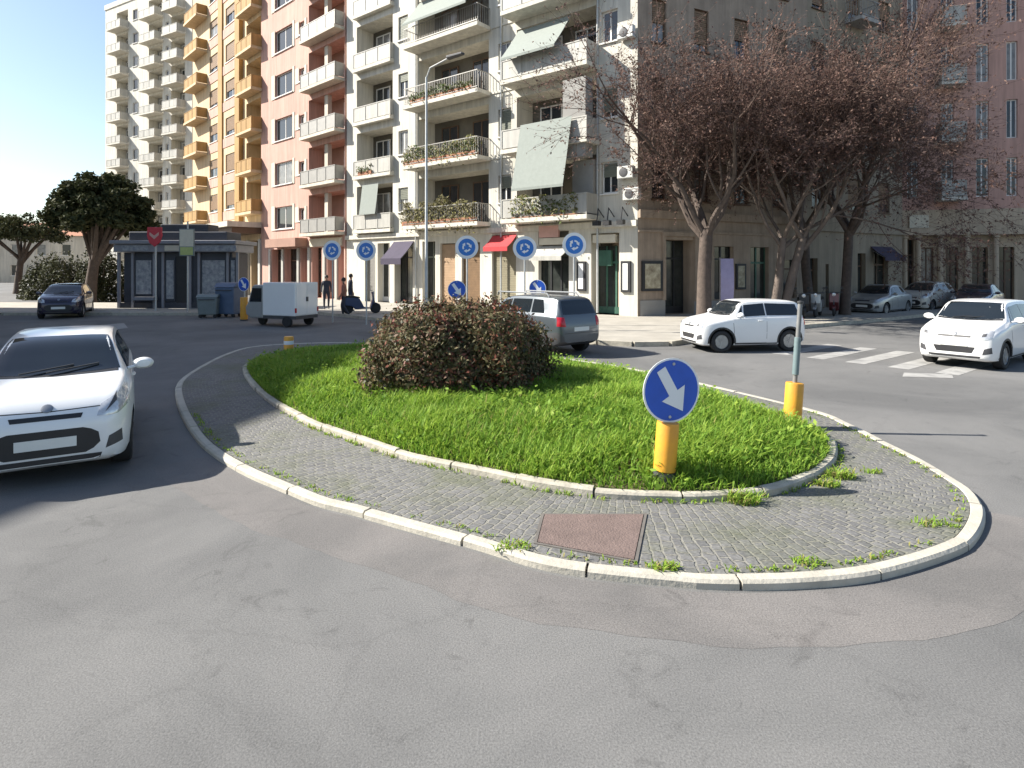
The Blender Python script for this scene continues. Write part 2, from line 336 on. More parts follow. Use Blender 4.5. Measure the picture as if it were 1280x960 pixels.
inner_pts=[gp(*p) for p in inner_px]+[(3.8,8.4),(3.3,9.9),(2.3,11.9),(.8,13.9),(-1.2,15.2),(-3.6,15.7),(-5.2,15.0),(-5.75,13.8)]
INN,innL=spline(inner_pts)
def inset(P,d):
    n=len(P); t=np.roll(P,-1,0)-np.roll(P,1,0); t/=np.linalg.norm(t,axis=1)[:,None]; nrm=np.c_[-t[:,1],t[:,0]]
    c=P.mean(0); s=np.sign(((c-P)*nrm).sum(1).mean()); return P+nrm*s*d
def kerb_ring(name,P,width,z0,z1,m,stone=1.0,L=10,jit=.006):
    mb=MB(); n=len(P); I=inset(P,width); per=max(2,int(round(n*stone/L))); i=0
    B=.02
    while i<n:
        j=min(i+per,n); dz=random.uniform(-jit,jit); off=random.uniform(-jit,jit)
        idx=list(range(i,j+1)); vs=[]; m_=len(idx)
        for q,k in enumerate(idx):
            a=P[k%n].copy(); b=I[k%n].copy()
            if q==0 or q==m_-1:
                e=.010*(1 if q==0 else -1); t=(P[(k+1)%n]-P[(k-1)%n]); t/=np.linalg.norm(t); a=a+t*e; b=b+t*e
            dirn=(b-a)/np.linalg.norm(b-a); a=a+dirn*(off+.004)
            for (p,z) in ((a,z0),(a,z1-B+dz),(a+dirn*B,z1+dz),(b-dirn*B,z1+dz),(b,z1-B+dz),(b,z0)): vs.append((p[0],p[1],z))
        fs=[]
        for q in range(m_-1):
            for k in range(5): fs.append((q*6+k,q*6+k+1,(q+1)*6+k+1,(q+1)*6+k))
        fs.append(tuple(range(5,-1,-1))); fs.append(tuple((m_-1)*6+k for k in range(6)))
        mb.add(vs,fs); i=j
    o=mb.build(name,m); bm=bmesh.new(); bm.from_mesh(o.data); bmesh.ops.recalc_face_normals(bm,faces=bm.faces); bm.to_mesh(o.data); bm.free()
    return struct(o)
kerb_ring('island_kerb',OUT,.12,-.02,PZ+.008,'kerb',1.0,outL)
kerb_ring('planting_kerb',INN,.105,.0,PZ+.075,'kerb_old',.8,innL,.011)
# cobbled ring
def ring_sheet(name,A,B,z,m,rows=7):
    n=len(A); V=[];uv=[];Fc=[]
    LA=np.r_[0,np.cumsum(np.linalg.norm(np.diff(np.r_[A,A[:1]],axis=0),axis=1))]
    from_B=[B[np.argmin(((B-a)**2).sum(1))] for a in A]
    # smooth the correspondence
    fb=np.array(from_B)
    for _ in range(12): fb=(np.roll(fb,1,0)+fb*2+np.roll(fb,-1,0))/4
    for i in range(n+1):
        for r in range(rows):
            t=r/(rows-1); p=A[i%n]*(1-t)+fb[i%n]*t; V.append((p[0],p[1],z)); uv.append((LA[i], t*np.linalg.norm(fb[i%n]-A[i%n])))
    for i in range(n):
        for r in range(rows-1): a=i*rows+r; Fc.append((a,a+1,a+rows+1,a+rows))
    mb=MB(); mb.add(V,Fc); o=mb.build(name,m); u=o.data.uv_layers.new(name='UVMap')
    for l in o.data.loops: u.data[l.index].uv=(uv[l.vertex_index][1],uv[l.vertex_index][0])
    bm=bmesh.new(); bm.from_mesh(o.data); bmesh.ops.recalc_face_normals(bm,faces=bm.faces)
    if sum(f.normal.z for f in bm.faces)<0: bmesh.ops.reverse_faces(bm,faces=bm.faces)
    bm.to_mesh(o.data); bm.free(); return struct(o)
ring_sheet('island_paving',inset(OUT,.11),inset(INN,.05),PZ,'cobbles')
# grass dome
GIN=inset(INN,.10); gc=GIN.mean(0)
def edge_dist(X,Y):
    P=np.c_[X,Y]; A=GIN; B=np.roll(GIN,-1,0); best=np.full(len(P),9e9)
    for a,b in zip(A[::2],np.roll(A[::2],-1,0)):
        ab=b-a; t=np.clip(((P-a)@ab)/(ab@ab),0,1); d=np.linalg.norm(P-(a+t[:,None]*ab),axis=1); best=np.minimum(best,d)
    return best
def inside(X,Y,poly=None):
    poly=GIN if poly is None else poly; c=np.zeros(len(X),bool); n=len(poly); j=n-1
    for i in range(n):
        xi,yi=poly[i]; xj,yj=poly[j]
        c^=((yi>Y)!=(yj>Y))&(X<(xj-xi)*(Y-yi)/(yj-yi+1e-12)+xi); j=i
    return c
def dome(X,Y): return PZ+.05+.20*(1-np.exp(-edge_dist(np.asarray(X,float),np.asarray(Y,float))/.9))
V=[];Fc=[];n=len(GIN); S=[1,.97,.92,.85,.75,.6,.45,.3,.15]
for s in S:
    p=gc+(GIN-gc)*s; z=dome(p[:,0],p[:,1]); V+= [(a,b,c) for (a,b),c in zip(p,z)]
V.append((gc[0],gc[1],float(dome([gc[0]],[gc[1]])[0])))
for k in range(len(S)-1):
    for i in range(n): Fc.append((k*n+i,k*n+(i+1)%n,(k+1)*n+(i+1)%n,(k+1)*n+i))
for i in range(n): Fc.append(((len(S)-1)*n+i,(len(S)-1)*n+(i+1)%n,len(V)-1))
mb=MB(); mb.add(V,Fc,0,True); o=mb.build('island_soil','soil'); struct(o)
if o.data.polygons[0].normal.z<0: o.data.flip_normals()
def vnoise(X,Y,s,seed):
    r=np.random.default_rng(seed); g=r.random((64,64)); x=X*s+20; y=Y*s+20; i=np.floor(x).astype(int); j=np.floor(y).astype(int); fx=x-i; fy=y-j
    fx=fx*fx*(3-2*fx); fy=fy*fy*(3-2*fy); q=lambda a,b: g[a%64,b%64]
    return (q(i,j)*(1-fx)+q(i+1,j)*fx)*(1-fy)+(q(i,j+1)*(1-fx)+q(i+1,j+1)*fx)*fy
def blades(P, Hh, wd, lean):
    n=len(P); th=RNG.random(n)*2*np.pi; d=np.c_[np.cos(th),np.sin(th),np.zeros(n)]; s=np.c_[-np.sin(th),np.cos(th),np.zeros(n)]
    h=Hh[:,None]; l=(lean*(.3+RNG.random(n)))[:,None]; w_=wd[:,None]; up=np.array([0,0,1.])
    m=P+up*h*.55+d*l*h*.3; t=P+up*h*(1-.25*l)+d*l*h
    V=np.stack([P-s*w_*.7,P+s*w_*.7,m+s*w_,m-s*w_,t+s*w_*.15,t-s*w_*.15],1).reshape(-1,3)
    b=np.arange(n)[:,None]*6; Q=np.concatenate([b+np.array([[0,1,2,3]]),b+np.array([[3,2,4,5]])],1).reshape(-1,4)
    return V,Q
N=230000
x=RNG.uniform(GIN[:,0].min(),GIN[:,0].max(),N); y=RNG.uniform(GIN[:,1].min(),GIN[:,1].max(),N)
k=inside(x,y); x=x[k];y=y[k]
big=vnoise(x,y,.9,1)*.6+vnoise(x,y,2.6,2)*.4; ed=edge_dist(x,y)
k=RNG.random(len(x))<(.45+.75*big); x=x[k];y=y[k];big=big[k];ed=ed[k]
hh=(.075+.195*big*np.clip(ed/.5+.35,0,1))*(.6+.8*RNG.random(len(x)))
P=np.c_[x,y,dome(x,y)-.01]
V,Q=blades(P,hh,.004+.0055*RNG.random(len(x)),np.full(len(x),.8))
pick=RNG.random(len(x))+ (big-.5)*.8
mi=np.where(pick<.28,2,np.where(pick<.72,0,1)); dry=vnoise(x,y,.7,21); mi=np.where(RNG.random(len(x))<.012+.22*np.clip(dry-.62,0,1),3,mi)
o=np_mesh('grass',V,Q,np.repeat(mi,2),['grass_a','grass_b','grass_c','grass_dry']); o['kind']='stuff'; tag(o,'long bright green grass covering the raised traffic island','grass')
# broad leaved weeds mixed into the grass
N=9000
x=RNG.uniform(GIN[:,0].min(),GIN[:,0].max(),N); y=RNG.uniform(GIN[:,1].min(),GIN[:,1].max(),N); k=inside(x,y); x=x[k];y=y[k]
big=vnoise(x,y,1.1,5); k=big>.5; x=x[k];y=y[k]
P=np.c_[x,y,dome(x,y)+RNG.uniform(.03,.22,len(x))]; V,Q=leaf_cloud(P,np.tile([0,-.1,1.],(len(P),1)),.040)
o=np_mesh('weeds',V,Q,RNG.integers(0,3,len(Q)),['grass_c','grass_a','grass_b']); o['kind']='stuff'; tag(o,'broad leaved weeds mixed through the island grass','weeds')
# weeds growing from the joints beside the kerbs
P=[];Hh=[]
def tuft(cx,cy,r,nn,h,z=PZ):
    for _ in range(nn):
        a=random.random()*6.283; q=r*math.sqrt(random.random()); P.append((cx+q*math.cos(a),cy+q*math.sin(a)*.6,z)); Hh.append(h*random.uniform(.4,1.2))
for (px,py,r,nn,h) in [(930,628,.16,420,.12),(1052,597,.15,300,.10),(1035,607,.13,200,.08),(1090,590,.12,120,.05),(830,712,.10,160,.06),(1008,703,.10,120,.05),(640,685,.15,160,.05),(1165,655,.16,120,.05)]:
    tuft(*gp(px,py),r,int(nn*.5),h)
for i in range(0,260):
    a=inset(INN,-.03)[i]; 
    if a[1]<9 and random.random()<.8: tuft(a[0],a[1],.05,random.randint(2,16),.05)
    b=inset(OUT,.17)[i]
    if b[1]<9 and random.random()<.8: tuft(b[0],b[1],.06,random.randint(2,20),.035)
P=np.array(P);Hh=np.array(Hh); V,Q=blades(P,Hh,np.full(len(P),.006),np.full(len(P),1.0))
o=np_mesh('joint_weeds',V,Q,np.repeat(RNG.choice([0,1,3],len(P),p=[.45,.35,.2]),2),['grass_a','grass_b','grass_c','grass_dry']); o['kind']='stuff'; tag(o,'small weeds sprouting along the island kerb joints','weeds')
# access plate in the cobbles
pl=[gp(677,643),gp(809,643),gp(797,704),gp(667,680)]
root=empty('access_cover',(pl[0][0],pl[0][1],PZ)); tag(root,'rusty brown rectangular access cover set in the cobbles','access cover')
def quadslab(mb,q,z0,z1,mi=0):
    q=ccw(list(q)); mb.hexa([(*p,z0) for p in q]+[(*p,z1) for p in q],mi)
cen=np.mean(pl,0); ins=[tuple(cen+(np.array(p)-cen)*.93) for p in pl]
mb=MB(); mb.prism(ccw(ins),PZ-.03,PZ+.012,Matrix.Identity(4)); mb.build('lid','plate_iron',root,root.location)
mb=MB()
for i in range(4):
    a,b=pl[i],pl[(i+1)%4]; a2,b2=[tuple(cen+(np.array(p)-cen)*.945) for p in (a,b)]; quadslab(mb,[a,b,b2,a2],PZ-.03,PZ+.009)
mb.build('frame','plate_frame',root,root.location)
# brown resurfaced strip along the front of the island + a trench scar
pa=inset(OUT,-.03); pb=inset(OUT,-.62)
seg=[i for i in range(260) if pa[i][1]<8.3 and pa[i][0]>-3.6 and pa[i][0]<4.3 and pa[i][1]<7.2]
A=[tuple(pa[i]) for i in seg]; B=[tuple(pb[i]+np.array([.01*math.sin(i*2.31),.012*math.sin(i*1.9)+.010*math.sin(i*.71)])) for i in seg]
mb=MB(); nn=len(A); mb.add([(a[0],a[1],.0012) for a in A]+[(b[0],b[1],.0012) for b in B],[(i+1,i,nn+i,nn+i+1) for i in range(nn-1) if abs(seg[i+1]-seg[i])==1])
o=mb.build('road_patch','asphalt_brown'); struct(o)
if o.data.polygons[0].normal.z<0: o.data.flip_normals()
# zebra crossing stripes
for k in range(-1,4):
    a=np.array([7.35+.55*k,14.75-.72*k]); d=np.array([2.45,1.95]); 
    nrm=np.array([-d[1],d[0]])/np.linalg.norm(d)*.21
    sheet('road_marking',[tuple(a-nrm),tuple(a+d-nrm),tuple(a+d+nrm),tuple(a+nrm)][::1],.005+0.0*k,'paintmark')
sheet('road_marking',ccw([gp(1128,471,0),gp(1130,466,0),gp(1190,468,0),gp(1192,473,0)]),.005,'paintmark')
sheet('road_marking',ccw([gp(120,407,0),gp(155,404,0),gp(160,410,0),gp(125,414,0)]),.005,'paintmark')
# pavements (real step of .13)
def pavement(name,front,back,z=.13):
    poly=ccw(front+back); mb=MB(); mb.prism(poly,-.05,z,Matrix.Identity(4)); o=mb.build(name,'sidewalk'); struct(o)
    mb=MB()
    for a,b in zip(front[:-1],front[1:]):
        a=np.array(a);b=np.array(b); t=(b-a); L=np.linalg.norm(t); t/=L; nrm=np.array([t[1],-t[0]]); k=max(1,int(L/1.2))
        for q in range(k):
            s0=a+t*(L*q/k+.008); s1=a+t*(L*(q+1)/k-.008); quadslab(mb,[tuple(s0+nrm*.14),tuple(s1+nrm*.14),tuple(s1-nrm*.01),tuple(s0-nrm*.01)],-.05,z+.004)
    struct(mb.build('kerb','kerb_old'))
front=[(-14.5,34),(-7.4,27.2),(-.3,20.2),(2.5,17.5),(3.4,17.1),(4.4,17.2),(6.2,18.9),(10.5,22.2),(15,25.0),(19,27.8),(40,38)]
pavement('pavement',front,[(40,70),(-14.5,70)])
pavement('pavement',[(-34,32),(-23.6,28.3),(-13.6,28.3)],[(-12.9,30),(-14.2,36),(-34,37)])
exec_parts=[]
# ------------------------------------------------------------------ buildings
class Facade:
    """A vertical wall plane from point P (left, as seen) to Q (right)."""
    def __init__(s,P,Q,label,name='apartment_building',cat='building'):
        s.P=np.array(P,float); s.Q=np.array(Q,float); d=s.Q-s.P; s.L=float(np.linalg.norm(d)); s.U=d/s.L; s.N=np.array([s.U[1],-s.U[0]])
        s.root=empty(name,(P[0],P[1],0)); tag(s.root,label,cat)
    def pt(s,u,z,d=0.0): p=s.P+s.U*u+s.N*d; return (p[0],p[1],z)
    def u(s,px):
        r=(px-CX)/F; return float((r*s.P[1]-s.P[0])/(s.U[0]-r*s.U[1]))
    def z(s,px,py): Y=s.P[1]+s.U[1]*s.u(px); return HC+(HY-py)*Y/F
    def box(s,mb,u0,u1,z0,z1,d0,d1,mi=0):
        if d0>d1: d0,d1=d1,d0
        p=s.pt; mb.hexa([p(u0,z0,d1),p(u1,z0,d1),p(u1,z0,d0),p(u0,z0,d0),p(u0,z1,d1),p(u1,z1,d1),p(u1,z1,d0),p(u0,z1,d0)],mi)
    def build(s,mb,name,mats,parent=None,**k): return mb.build(name,mats,parent or s.root,tuple(s.root.location),**k)
    def wall(s,mats,ztop,ops,depth=12.0,u0=0.0,u1=None,zb=0.0):
        """ops: (u0,u1,z0,z1,depth,back material index); holes have reveals and a back."""
        u1=s.L if u1 is None else u1; mb=MB(); p=s.pt
        us=sorted({u0,u1,*[min(max(a,u0),u1) for o in ops for a in o[:2]]}); zs=sorted({zb,ztop,*[min(max(a,zb),ztop) for o in ops for a in o[2:4]]})
        def hole(uc,zc): return any(o[0]<uc<o[1] and o[2]<zc<o[3] for o in ops)
        for i in range(len(us)-1):
            j=0
            while j<len(zs)-1:
                uc=(us[i]+us[i+1])/2
                if hole(uc,(zs[j]+zs[j+1])/2): j+=1; continue
                k=j
                while k+1<len(zs)-1 and not hole(uc,(zs[k+1]+zs[k+2])/2): k+=1
                mb.add([p(us[i],zs[j]),p(us[i+1],zs[j]),p(us[i+1],zs[k+1]),p(us[i],zs[k+1])],[(0,1,2,3)]); j=k+1
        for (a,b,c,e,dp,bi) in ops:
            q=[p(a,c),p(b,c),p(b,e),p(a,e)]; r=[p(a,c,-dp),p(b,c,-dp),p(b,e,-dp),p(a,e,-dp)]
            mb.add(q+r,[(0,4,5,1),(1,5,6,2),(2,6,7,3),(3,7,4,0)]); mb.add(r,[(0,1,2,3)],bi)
        D=-2.2
        mb.add([p(u0,zb),p(u0,ztop),p(u0,ztop,D),p(u0,zb,D)],[(0,1,2,3)]); mb.add([p(u1,zb),p(u1,zb,D),p(u1,ztop,D),p(u1,ztop)],[(0,1,2,3)])
        mb.add([p(u0,ztop),p(u1,ztop),p(u1,ztop,D),p(u0,ztop,D)],[(0,1,2,3)])
        s.box(mb,u0,u1,zb,ztop,D,-depth)
        return s.build(mb,'wall',mats)
    def window(s,u0,u1,z0,z1,d=-.12,frame='white_frame',mull=1,pane='glass',sill=True,name='window'):
        mb=MB(); t=.07; g=.003
        s.box(mb,u0+g,u0+t,z0+g,z1-g,d-.06,d); s.box(mb,u1-t,u1-g,z0+g,z1-g,d-.06,d)
        s.box(mb,u0+t,u1-t,z0+g,z0+t,d-.06,d); s.box(mb,u0+t,u1-t,z1-t,z1-g,d-.06,d)
        for k in range(mull):
            uc=u0+(u1-u0)*(k+1)/(mull+1); s.box(mb,uc-.035,uc+.035,z0+t,z1-t,d-.055,d-.004)
        if sill: s.box(mb,u0-.06,u1+.06,z0-.07,z0-.004,-.1,.09)
        o=s.build(mb,name,frame)
        mb=MB(); s.box(mb,u0+t-.01,u1-t+.01,z0+t-.01,z1-t+.01,d-.045,d-.025); s.build(mb,'pane','glass_curtain' if (pane=='glass' and random.random()<.33) else pane,o); return o
    def shutter(s,u0,u1,z0,z1,d=-.06,m='green_shutter',frac=1.0):
        mb=MB(); zb=z1-(z1-z0)*frac; k=max(2,int((z1-zb)/.09))
        for q in range(k):
            a=zb+(z1-zb)*q/k; b=zb+(z1-zb)*(q+1)/k
            s.box(mb,u0+.01,u1-.01,a,b-.012,d-.03,d+(.006 if q%2 else 0.0))
        s.box(mb,u0+.012,u1-.012,zb,z1-.005,d-.05,d-.032)
        return s.build(mb,'shutter',m)
    def balcony(s,u0,u1,z,d0,d1,slab='white_wall',rail='bars',rm='rail_metal',h=.95,th=.2):
        mb=MB(); s.box(mb,u0,u1,z-th,z,d0,d1); o=s.build(mb,'balcony',slab)
        mb=MB(); e=.05
        if rail=='bars':
            for dz in (h-.04,.08): s.box(mb,u0+e,u1-e,z+dz,z+dz+.04,d1-e-.04,d1-e)
            n=max(3,int((u1-u0)/.13))
            for k in range(n+1):
                uc=u0+e+(u1-u0-2*e)*k/n; s.box(mb,uc-.009,uc+.009,z+.12,z+h-.04,d1-e-.03,d1-e-.012)
            for uu in (u0+e,u1-e-.04):
                s.box(mb,uu,uu+.04,z+h-.04,z+h,max(d0,0.0),d1-e-.04)
                q=int((d1-max(d0,0))/.14)
                for k in range(q): dd=max(d0,0)+(d1-max(d0,0)-e)*k/max(q,1); s.box(mb,uu+.01,uu+.028,z,z+h-.04,dd,dd+.018)
        else:
            s.box(mb,u0+e,u1-e,z+.06,z+h-.05,d1-e-.05,d1-e-.02); s.box(mb,u0+e-.02,u1-e+.02,z+h-.05,z+h,d1-e-.07,d1-e)
            n=max(2,int((u1-u0)/1.1))
            for k in range(n+1): uc=u0+e+(u1-u0-2*e)*k/n; s.box(mb,uc-.02,uc+.02,z,z+h-.05,d1-e-.02,d1-e+.005)
            for uu in (u0+e,u1-e-.03): s.box(mb,uu,uu+.03,z+.06,z+h,max(d0,0.0),d1-e-.07)
        s.build(mb,'railing',rm,o); return o
    def awning(s,u0,u1,z0,z1,d0,d1,m,val=.15):
        """sloping cloth from (z1,d0) down to (z0,d1), with a small valance and side arms"""
        mb=MB(); p=s.pt; t=.02
        k=8
        for q in range(k):
            a=q/k; b=(q+1)/k
            def P(f,o): zz=z1+(z0-z1)*f - .05*math.sin(math.pi*f); return zz+o, d0+(d1-d0)*f
            (za,da),(zb,db)=P(a,0),P(b,0)
            mb.hexa([p(u0,za-t,da),p(u0,zb-t,db),p(u1,zb-t,db),p(u1,za-t,da),p(u0,za,da),p(u0,zb,db),p(u1,zb,db),p(u1,za,da)])
        s.box(mb,u0,u1,z0-val,z0-.004,d1-.012,d1+.004); o=s.build(mb,'awning',m)
        mb=MB()
        for uu in (u0+.02,u1-.05): mb.tube([p(uu,z1-.2,d0),p(uu,z0-.04,d1-.03)],.014,6)
        s.build(mb,'awning_arm','rail_metal',o); return o
    def boxpart(s,name,m,u0,u1,z0,z1,d0,d1,parent=None):
        mb=MB(); s.box(mb,u0,u1,z0,z1,d0,d1); return s.build(mb,name,m,parent)
def bushy(name,label,cat,pts_fn,n,size,mats,weights=None,group=None,origin=(0,0,0),core=None):
    P,Nn=pts_fn(n); V,Q=leaf_cloud(P,Nn,size)
    mi=RNG.choice(len(mats),len(Q),p=weights)
    root=empty(name,origin); tag(root,label,cat,group)
    np_mesh('foliage',V,Q,mi,mats,root,origin)
    return root
BOXL=[]
def balcony_plant(Fc,u0,u1,z,d,h,label,mats,dens=900,droop=.25,cat='balcony plant'):
    """a trough of plants standing on a balcony"""
    o=Fc.pt((u0+u1)/2,z,d); root=empty('balcony_plant',o); tag(root,label,cat,'plants on the balconies')
    mb=MB(); Fc.box(mb,u0+.05,u1-.05,z+.003,z+.22,d-.13,d+.13); mb.build('trough','terracotta',root,o)
    n=int(dens*(u1-u0)); uu=RNG.uniform(u0,u1,n); lump=.55+.45*np.sin(uu*3.1+u0)*np.sin(uu*1.3+z); hgt=h*(.45+.55*lump)
    zz=z+.15+hgt*RNG.random(n)**.8-droop*(RNG.random(n)<.25)*RNG.random(n)*2; dd=d+RNG.normal(0,.13,n)+.10*(zz<z+.3)*RNG.random(n)
    B=np.array([Fc.pt(a,b,c) for a,b,c in zip(uu,zz,dd)]); nn=np.tile([Fc.N[0],Fc.N[1],.5],(n,1))
    V,Q=leaf_cloud(B,nn,.075); np_mesh('foliage',V,Q,RNG.integers(0,len(mats),len(Q)),mats,root,o)

# --- A: white corner block, lit by the sun
A=Facade((-10.6,39.0),(5.37,26.0),'sunlit white corner apartment block with planted balconies over shops')
u=A.u; fl=[4.55,7.9,11.25,14.6,17.95,21.3]; ZT=24.0
ops=[]; wins=[]
bays=[(446,491),(523,611),(646,746)]
wcols=[(498,510),(623,639),(752,772)]
for i in range(5):
    z=fl[i]
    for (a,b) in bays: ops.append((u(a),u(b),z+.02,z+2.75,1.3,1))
    for (a,b) in wcols:
        o_=(u(a),u(b),z+.95,z+2.35,.25,1); ops.append(o_); wins.append((o_,i))
shops=[(456,469,.13,3.6,.5),(472,487,.13,3.7,.5),(493,516,.13,3.7,.6),(528,544,.13,3.7,.5),(550,569,.13,3.55,.25),(577,600,.13,3.55,.3),(615,645,.13,3.9,.3),(673,711,.75,3.95,.35),(739,774,.13,3.75,.8)]
for (a,b,c,e,dp) in shops: ops.append((u(a),u(b),c,e,dp,1))
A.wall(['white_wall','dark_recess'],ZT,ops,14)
for (a,b,c,e,dp,bi),i in wins:
    A.window(a,b,c,e,frame='white_frame',mull=1)
    if (i+int(a*3))%3!=1: A.shutter(a+.07,b-.07,c,e-.07,d=-.08,m='green_shutter',frac=[.45,.8,.3,1,.6][i])
for bi,(a,b) in enumerate(bays):
    for i in range(5):
        z=fl[i]; ua,ub=u(a),u(b); L=ub-ua
        A.balcony(ua-.15 if bi else ua,ub+.15,z,-1.28,[.35,1.05,1.1][bi],rail='bars' if bi==1 else 'panel',rm=['rail_white','rail_metal','rail_white'][bi])
        # french windows at the back of the loggia
        for q in range(2 if L>2.6 else 1):
            c0=ua+L*(.12+.46*q); A.window(c0,c0+min(1.35,L*.55),z+.04,z+2.4,d=-1.2,frame='white_frame' if bi!=1 else 'brown_frame',sill=False,name='balcony_door')
# roll-down cloths and awnings on the balconies
A.awning(u(457),u(477),fl[0]+.95,fl[0]+2.75,.25,.5,'awning_grey',.05)
A.awning(u(650)+.95,u(715)+.75,fl[0]+1.3,fl[1]+1.0,1.16,1.85,'awning_grey',.12)
A.awning(u(650),u(716),fl[2]+.9,fl[2]+2.6,.15,1.5,'awning_grey',.12)
A.awning(u(527),u(606),fl[3]+1.0,fl[3]+2.6,.15,1.45,'awning_grey',.12)
A.boxpart('side_screen','grey_wall',u(718),u(746),fl[1]-.8,fl[1]+2.7,.35,.95)
A.boxpart('side_screen','grey_wall',u(720),u(746),fl[0]+.02,fl[0]+2.5,-1.0,.30)
A.boxpart('string_course','white_wall',0,A.L,fl[0]-.55,fl[0]-.3,0.002,.14)
A.boxpart('string_course','white_wall',0,A.L,3.98,4.06,0.002,.10)
for i in (1,2,3): A.boxpart('string_course','white_wall',u(613),u(645)-.2,fl[i]-.15,fl[i]-.05,.002,.05)
for px in (521,627.5,748):
    mb=MB(); mb.tube([A.pt(u(px),.2,.08),A.pt(u(px),ZT,.08)],.05,8); A.build(mb,'drainpipe','galv')
# shops
A.shutter(u(456),u(469),.15,3.6,d=-.2,m='rail_metal')
def shopfront(Fc,a,b,z0,z1,d,frame,n,glass='shop_glass',label=None):
    mb=MB(); L=b-a
    for k in range(n+1):
        c=a+L*k/n; Fc.box(mb,max(a+.002,c-.04),min(b-.002,c+.04),z0,z1-.003,d-.05,d+.02)
    Fc.box(mb,a+.04,b-.04,z0+.002,z0+.3,d-.045,d+.015); Fc.box(mb,a+.04,b-.04,z0+(z1-z0)*.74,z0+(z1-z0)*.74+.09,d-.045,d+.015)
    o=Fc.build(mb,'shopfront',frame); Fc.boxpart('pane',glass,a+.03,b-.03,z0+.01,z1-.01,d-.04,d-.02,o); return o
shopfront(A,u(472),u(487),.15,3.7,-.42,'white_frame',2)
shopfront(A,u(493),u(516),.15,3.7,-.5,'black',3)
A.awning(u(492.5),u(517.5),2.75,3.75,.02,1.0,'awning_purple',.35)
shopfront(A,u(528),u(544),.15,3.7,-.4,'green_shutter',2,'shop_glass')
for (a,b,m) in ((550,569,'tan_door'),(577,600,'brown_shutter'),(615,645,'olive_door')):
    A.shutter(u(a),u(b),.15,3.5,d=-.14,m=m)
A.awning(u(616),u(646),3.25,3.85,.02,.75,'awning_red',.22)
shopfront(A,u(673),u(711),.76,3.2,-.25,'black',3)
A.boxpart('shop_sign','sign_pink',u(676),u(700),3.65,4.2,.02,.16); A.boxpart('shop_sign','sign_cream',u(676),u(708),3.3,3.62,.02,.14)
A.awning(u(672),u(712),2.75,3.25,.02,.7,'rail_white',.2)
shopfront(A,u(739),u(774),.15,3.2,-.6,'shop_green',3)
A.boxpart('shop_sign','sign_cream',u(742),u(770),3.32,3.68,-.28,.08)
A.boxpart('shop_sign','shop_green',u(742),u(758),2.3,3.0,-.55,-.40)
for (a,b) in ((722,733),(777,789)):
    o=A.boxpart('poster_frame','black',u(a),u(b),1.15,2.5,.003,.09); A.boxpart('poster_sheet','paper_white',u(a)+.1,u(b)-.12,1.25,2.4,.088,.1,o)
for px,z in ((776,fl[0]+1.5),(783,fl[0]+.55),(776,fl[2]+.8)):
    mb=MB(); A.box(mb,u(px),u(px)+.75,z,z+.52,.06,.34); o=A.build(mb,'air_conditioner','ac_white',bevel=.02)
    mb=MB(); A_c=A.pt(u(px)+.3,z+.26,.345); Mx=Matrix.Translation(A_c)@Vector((A.N[0],A.N[1],0)).to_track_quat('Z','Y').to_matrix().to_4x4()
    mb.lathe([(.0,.0),(.19,.0),(.2,.012),(.17,.02),(0,.012)],20,0,Mx); A.build(mb,'fan_grille','plastic_grey',o)
for px in (755,768,785):
    mb=MB(); mb.tube([A.pt(u(px),fl[0]-.1,.02),A.pt(u(px),fl[0]+.25,.5),A.pt(u(px),fl[0]-.35,.62)],.025,6); A.box(mb,u(px)-.15,u(px)+.15,fl[0]-.5,fl[0]-.3,.5,.75); A.build(mb,'sign_lamp','black')
mb=MB(); A.box(mb,0-.4,A.L+.4,ZT,ZT+.3,-.2,.6); A.build(mb,'cornice','white_wall')
G1=['leaf_yellow','leaf_green','leaf_olive','leaf_grey']
balcony_plant(A,u(518),u(609),fl[0]+.02,.86,1.35,'pale bushy plants spilling over the long first floor balcony',['leaf_yellow','leaf_grey','leaf_olive'],700,.4)
balcony_plant(A,u(520),u(611),fl[1]+.02,.86,.95,'green and white plants along the second floor long balcony',['leaf_green','leaf_yellow','leaf_grey'],420,.3)
balcony_plant(A,u(655),u(738),fl[0]+.02,.9,1.0,'thick green plants on the first floor balcony below the grey awning',['leaf_green','leaf_olive','leaf_yellow'],700,.3)
balcony_plant(A,u(528),u(606),fl[2]+.02,.86,.6,'low green plants on the third floor long balcony',['leaf_green','leaf_olive'],300,.2)
balcony_plant(A,u(452),u(470),fl[1]+.02,.20,.6,'small green plant behind the second floor pale railing',['leaf_green','leaf_olive'],260,.1)

# --- B: tan stone flank of the corner, in shade
B=Facade((5.39,26.0),(14.85,30.6),'tan stone building in shade behind the bare trees')
u=B.u; ops=[]; ZB=24.0
doors=[(831,867,.15,3.45,.9),(938,961,.15,3.2,.4),(893,917,.75,3.2,.35),(979,996,.7,2.6,.3)]
for (a,b,c,e,dp) in doors: ops.append((u(a),u(b),c,e,dp,1))
wc=[(815,833),(868,886),(918,936),(966,984)]; bw=[]
for i in range(5):
    for (a,b) in wc: o_=(u(a),u(b),5.2+3.4*i,7.1+3.4*i,.25,1); ops.append(o_); bw.append((o_,i))
B.wall(['tan_stone','dark_recess'],ZB,ops,13)
for (a,b,c,e,dp,_),i in bw:
    B.window(a,b,c,e,frame='brown_frame'); 
    if (i*7+int(a))%3: B.shutter(a+.07,b-.07,c,e-.07,d=-.08,m='brown_shutter',frac=.5+.1*((i*5+int(a))%5))
B.boxpart('string_course','tan_stone',0,B.L,4.35,4.7,.002,.16); B.boxpart('string_course','tan_stone',0,B.L,3.75,3.85,.002,.07)
